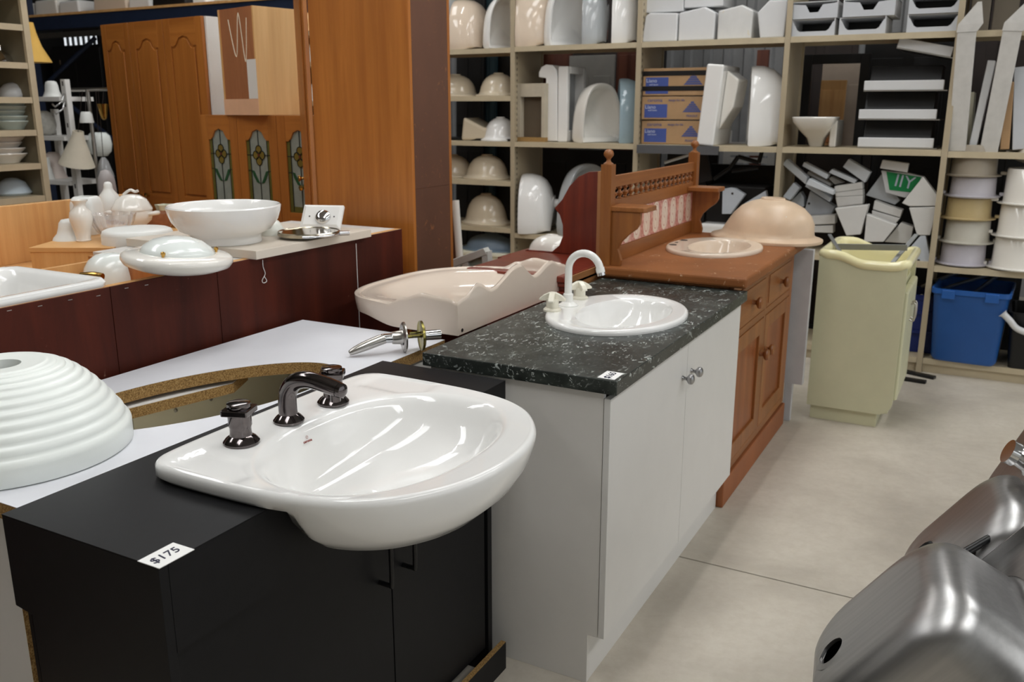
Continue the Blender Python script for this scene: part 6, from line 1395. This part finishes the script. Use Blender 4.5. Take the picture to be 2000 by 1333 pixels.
lampy('candle_shade', 'slim white cone shade on the lower shelf of the stand', 97, 350, zsh[2], 20, 42, [(1, 0), (.5, .6), (.45, 1), (0, 1)], M_frost, Y=YW + .03)
# floor stand that the pendants hang from
HS = thing('hanging_rail', 'grey steel rail stand hung with pendant shades', 'stand', (0, 0, 0))
ph_ = at(171, 175, 4.3); ptz = ph_.z
MB().tube([(ph_.x, 4.3, 0), (ph_.x, 4.3, ptz)], .014, 10).build('pole', M_satin, HS, 60)
MB().tube([(ph_.x - .25, 4.3, ptz), (ph_.x + .3, 4.3, ptz)], .014, 10).build('cross_bar', M_satin, HS, 60)
MB().lathe([(0, 0), (.2, 0), (.2, .02), (.03, .03), (0, .03)], 24, Tm((ph_.x, 4.3, 0))).build('foot', M_satin, HS, 40)
def pendant(name, lab, u, v, pw, ph, prof, mat, Y=4.25):
    q = at(u, v, Y); m = mpp(q); t = thing(name, lab, 'pendant lamp', (q.x, Y, q.z), 0, 'pendant shades hung in the left corner')
    MB().lathe([(a * pw / 2 * m, b * ph * m) for a, b in prof], 32).build('shade', mat, t, 50)
    MB().tube([(0, 0, ph * m * .98), (0, .02, ptz - q.z)], .0025, 6).build('cord', M_dark, t, 60); return t
pendant('pendant_shade', 'tiny white enamel pendant above the cone shade', 170, 240, 26, 21, [(1, 0), (.98, .1), (.85, .8), (.6, 1), (.5, 1), (.75, .7), (.9, 0)], M_frost, 4.22)
cs_ = pendant('pendant_shade', 'large cream cone shade hanging askew', 150, 322, 66, 66, conep, plain('cream_shade', C(226, 216, 196), .6), 4.10); cs_.rotation_euler = (0, R(14), 0)
pendant('pendant_shade', 'rounded white glass pendant right of the pole', 197, 305, 46, 45, [(.55, 0), (.9, .2), (1, .5), (.9, .85), (.6, 1), (.5, 1), (.4, .5), (.4, 0)], M_milk, 4.4)
pendant('pendant_shade', 'clear glass bell pendant with a brass cap', 206, 346, 34, 38, [(1, 0), (.9, .2), (.5, .8), (.2, 1), (.15, 1), (.42, .8), (.86, .2)], plain('grey_clear_glass', C(200, 200, 200), .08, trans=.5), 4.28)
pendant('pendant_shade', 'fluted glass and brass pendant above the bell pendant', 204, 234, 22, 30, [(.2, 0), (.5, .1), (.7, .4), (1, 1), (.95, 1), (.6, .4), (.2, .1)], M_brass, 4.3)
lampy('frosted_lantern', 'tall frosted glass lantern behind the onion shade', 212, 392, None, 34, 60, [(.9, 0), (1, .3), (.9, .7), (.5, .95), (0, 1)], plain('pinkish_frosted', C(206, 198, 196), .4), Y=4.0).location.z = .0
o_ = [o for o in COL.objects if o.name.startswith('frosted_lantern')][0]
q = at(212, 392, 4.0); o_.location = (q.x, 4.0, q.z)
tag(MB().box(q.x - .2, 3.9, 0, q.x + .1, 4.15, q.z).build('low_dark_table', M_dark, bevel=.004), 'low dark table under the frosted lantern', 'table')
# yellow lampshade hung by the shelving
YL = thing('yellow_lamp_shade', 'yellow fabric lamp shade hanging beside the left shelving', 'lamp shade', (at(66, 122, 4.0).x, 4.0, at(66, 122, 4.0).z), 0)
m = mpp(YL.location); MB().lathe([(33 * m, 0), (32 * m, 3 * m), (18 * m, 30 * m), (11 * m, 55 * m), (8 * m, 74 * m), (7 * m, 74 * m), (10 * m, 55 * m), (17 * m, 30 * m), (31 * m, 3 * m)], 36).build('shade', plain('yellow_fabric', C(214, 170, 84), .8, var=.06), YL, 50)
MB().tube([(0, 0, 74 * m), (0, 0, 2.9 - YL.location.z)], .006, 6).build('cord', M_dark, YL, 60)
# ------------------------------------------------------------------ blue pallet rack loaded with basins
YR = 5.35; M_rack = plain('dark_blue_enamel', C(30, 40, 62), .45, var=.1)
PR = thing('pallet_rack', 'dark blue pallet rack behind the oak cabinets', 'pallet rack', (0, 0, 0))
zr_ = (PY(100, 45, YR).z + PY(500, 14, YR).z) / 2; xa_, xb_ = PY(30, 40, YR).x, PY(640, 5, YR).x
MB().box(xa_, YR, zr_ - .06, xb_, YR + .05, zr_ + .05).build('beam', M_rack, PR, bevel=.004)
MB().box(xa_, YR + .004, zr_ - .13, xb_, YR + .03, zr_ - .085).build('tie_rail', M_satin, PR)
nb = 16
dw_ = (xb_ - xa_) / nb
for k in range(nb):
    x = xa_ + dw_ * (k + .5); MB().box(x - dw_ / 2 + .001, YR - .01, zr_ + .051, x + dw_ / 2 - .001, YR + .46, zr_ + .07).build('deck_board', M_oakl, PR)
for u in (60, 640):
    x = PY(u, 200, YR).x
    for yy in (YR + .05,): MB().box(x - .04, yy, 0, x + .04, yy + .07, 3.1).build('upright', M_rack, PR, bevel=.004)
p, q = PY(95, 160, YR + .2), PY(185, 75, YR + .2); MB().tube([p, q], .02, 8).build('brace', M_rack, PR, 60)
p, q = PY(130, 200, YR + .2), PY(230, 280, YR + .2); MB().tube([p, q], .02, 8).build('brace', M_rack, PR, 60)
zdk = zr_ + .0705
def rackitem(lab, name, u0, u1, vt, mat, kind, Y=5.5):
    a, c2 = PY(u0, 20, Y), PY(u1, 20, Y); h = PY((u0 + u1) / 2, vt, Y).z - zdk; w = c2.x - a.x; t = thing(name, lab, 'basin' if name.endswith('basin') else 'box', ((a.x + c2.x) / 2, Y, zdk + .001), 0, 'things on the pallet rack')
    if kind == 'dome': dome(t, w / 2, .2, max(h, .08), mat)
    else: MB().prism([(-w / 2, 0), (w / 2, 0), (w / 2 - .01, h), (-w / 2 + .02, h * .95)], 'y', 0, .3).build('body', mat, t, bevel=.02, seg=3)
rackitem('cream upturned basin at the left end of the pallet rack', 'stored_basin', 46, 66, 6, M_cerw, 'box')
rackitem('white upturned basin second along the pallet rack', 'stored_basin', 66, 112, -2, M_cerw, 'box')
rackitem('white square basin third along the pallet rack', 'stored_basin', 113, 155, 0, M_cer, 'box')
rackitem('large pinkish white basin on the pallet rack', 'stored_basin', 182, 248, -30, M_peach, 'box')
rackitem('white upturned basin left of the black box on the rack', 'stored_basin', 250, 294, -10, M_cer, 'box')
rackitem('black box standing out on the pallet rack', 'storage_box', 297, 364, -30, M_ebony, 'box', 5.42)
rackitem('white basin right of the black box on the rack', 'stored_basin', 366, 404, -20, M_cer, 'box')
rackitem('white flat basin fifth along the pallet rack', 'stored_basin', 416, 450, -10, M_cerw, 'box')
rackitem('white flat basin at the right of the pallet rack', 'stored_basin', 460, 500, -14, M_cer, 'box')
rackitem('white basin farthest right on the pallet rack', 'stored_basin', 520, 560, -20, M_cer, 'box')
# dark blocks added behind the rack to stand in for the darkness there
GWd = 'dark blocks added behind the pallet rack'
def backing(lab, u0, u1, vt, Y, mat):
    a, c2 = PY(u0, vt, Y), PY(u1, vt, Y); w = c2.x - a.x; h = (a.z + c2.z) / 2
    t = thing('dark_backing', lab, 'backing', ((a.x + c2.x) / 2, Y, 0), 0, GWd); MB().box(-w / 2, .021, 0, w / 2, .55, h).build('carcass', mat, t, bevel=.003)
    for s in (-1, 1): MB().box(s * .002, 0, .08, s * (w / 2), .02, h - .03).build('door', mat, t, bevel=.004)
backing('near-black wardrobe under the bright strip window', 97, 192, 88, 6.5, M_ebony)
backing('dark brown wardrobe right of the strip window', 194, 420, -40, 6.5, M_dark)
backing('near-black wardrobe behind the small wall cabinet', 425, 720, -40, 7.2, M_ebony)
backing('dark wardrobe behind the yellow lamp shade', -80, 30, 40, 6.3, M_ebony)
MB  # middle shelves seen through the gap beside the pantry
GS = thing('gap_shelf', 'narrow beige shelf of basins glimpsed between cabinet and pantry', 'shelving', (0, 0, 0))
Yq = 4.95
for i, v in enumerate((62, 122, 198)):
    a, c2 = PY(572, v, Yq), PY(640, v, Yq); MB().box(a.x, Yq, a.z - .03, c2.x + .3, Yq + .3, a.z).build('shelf', M_sh2, GS)
a = PY(660, 100, Yq); MB().box(a.x + .05, Yq + .28, 0, a.x + .09, Yq + .32, 2.3).build('upright', M_sh2, GS); MB().box(PY(572, 100, Yq).x, Yq + .28, 0, PY(572, 100, Yq).x + .04, Yq + .32, 2.3).build('upright', M_sh2, GS)
for i, (v, m_, lab) in enumerate(((62, M_oakl, 'tan bowl on the top gap shelf'), (122, M_cerw, 'white bowl on the middle gap shelf'), (198, M_cer, 'glossy white bowl on the lowest gap shelf'))):
    q = PY(598, v, Yq + .12); t = thing('upturned_bowl', lab, 'basin', (q.x, Yq + .12, PY(572, v, Yq).z + .001), 0, 'bowls in the gap'); dome(t, .14, .12, .13, m_)
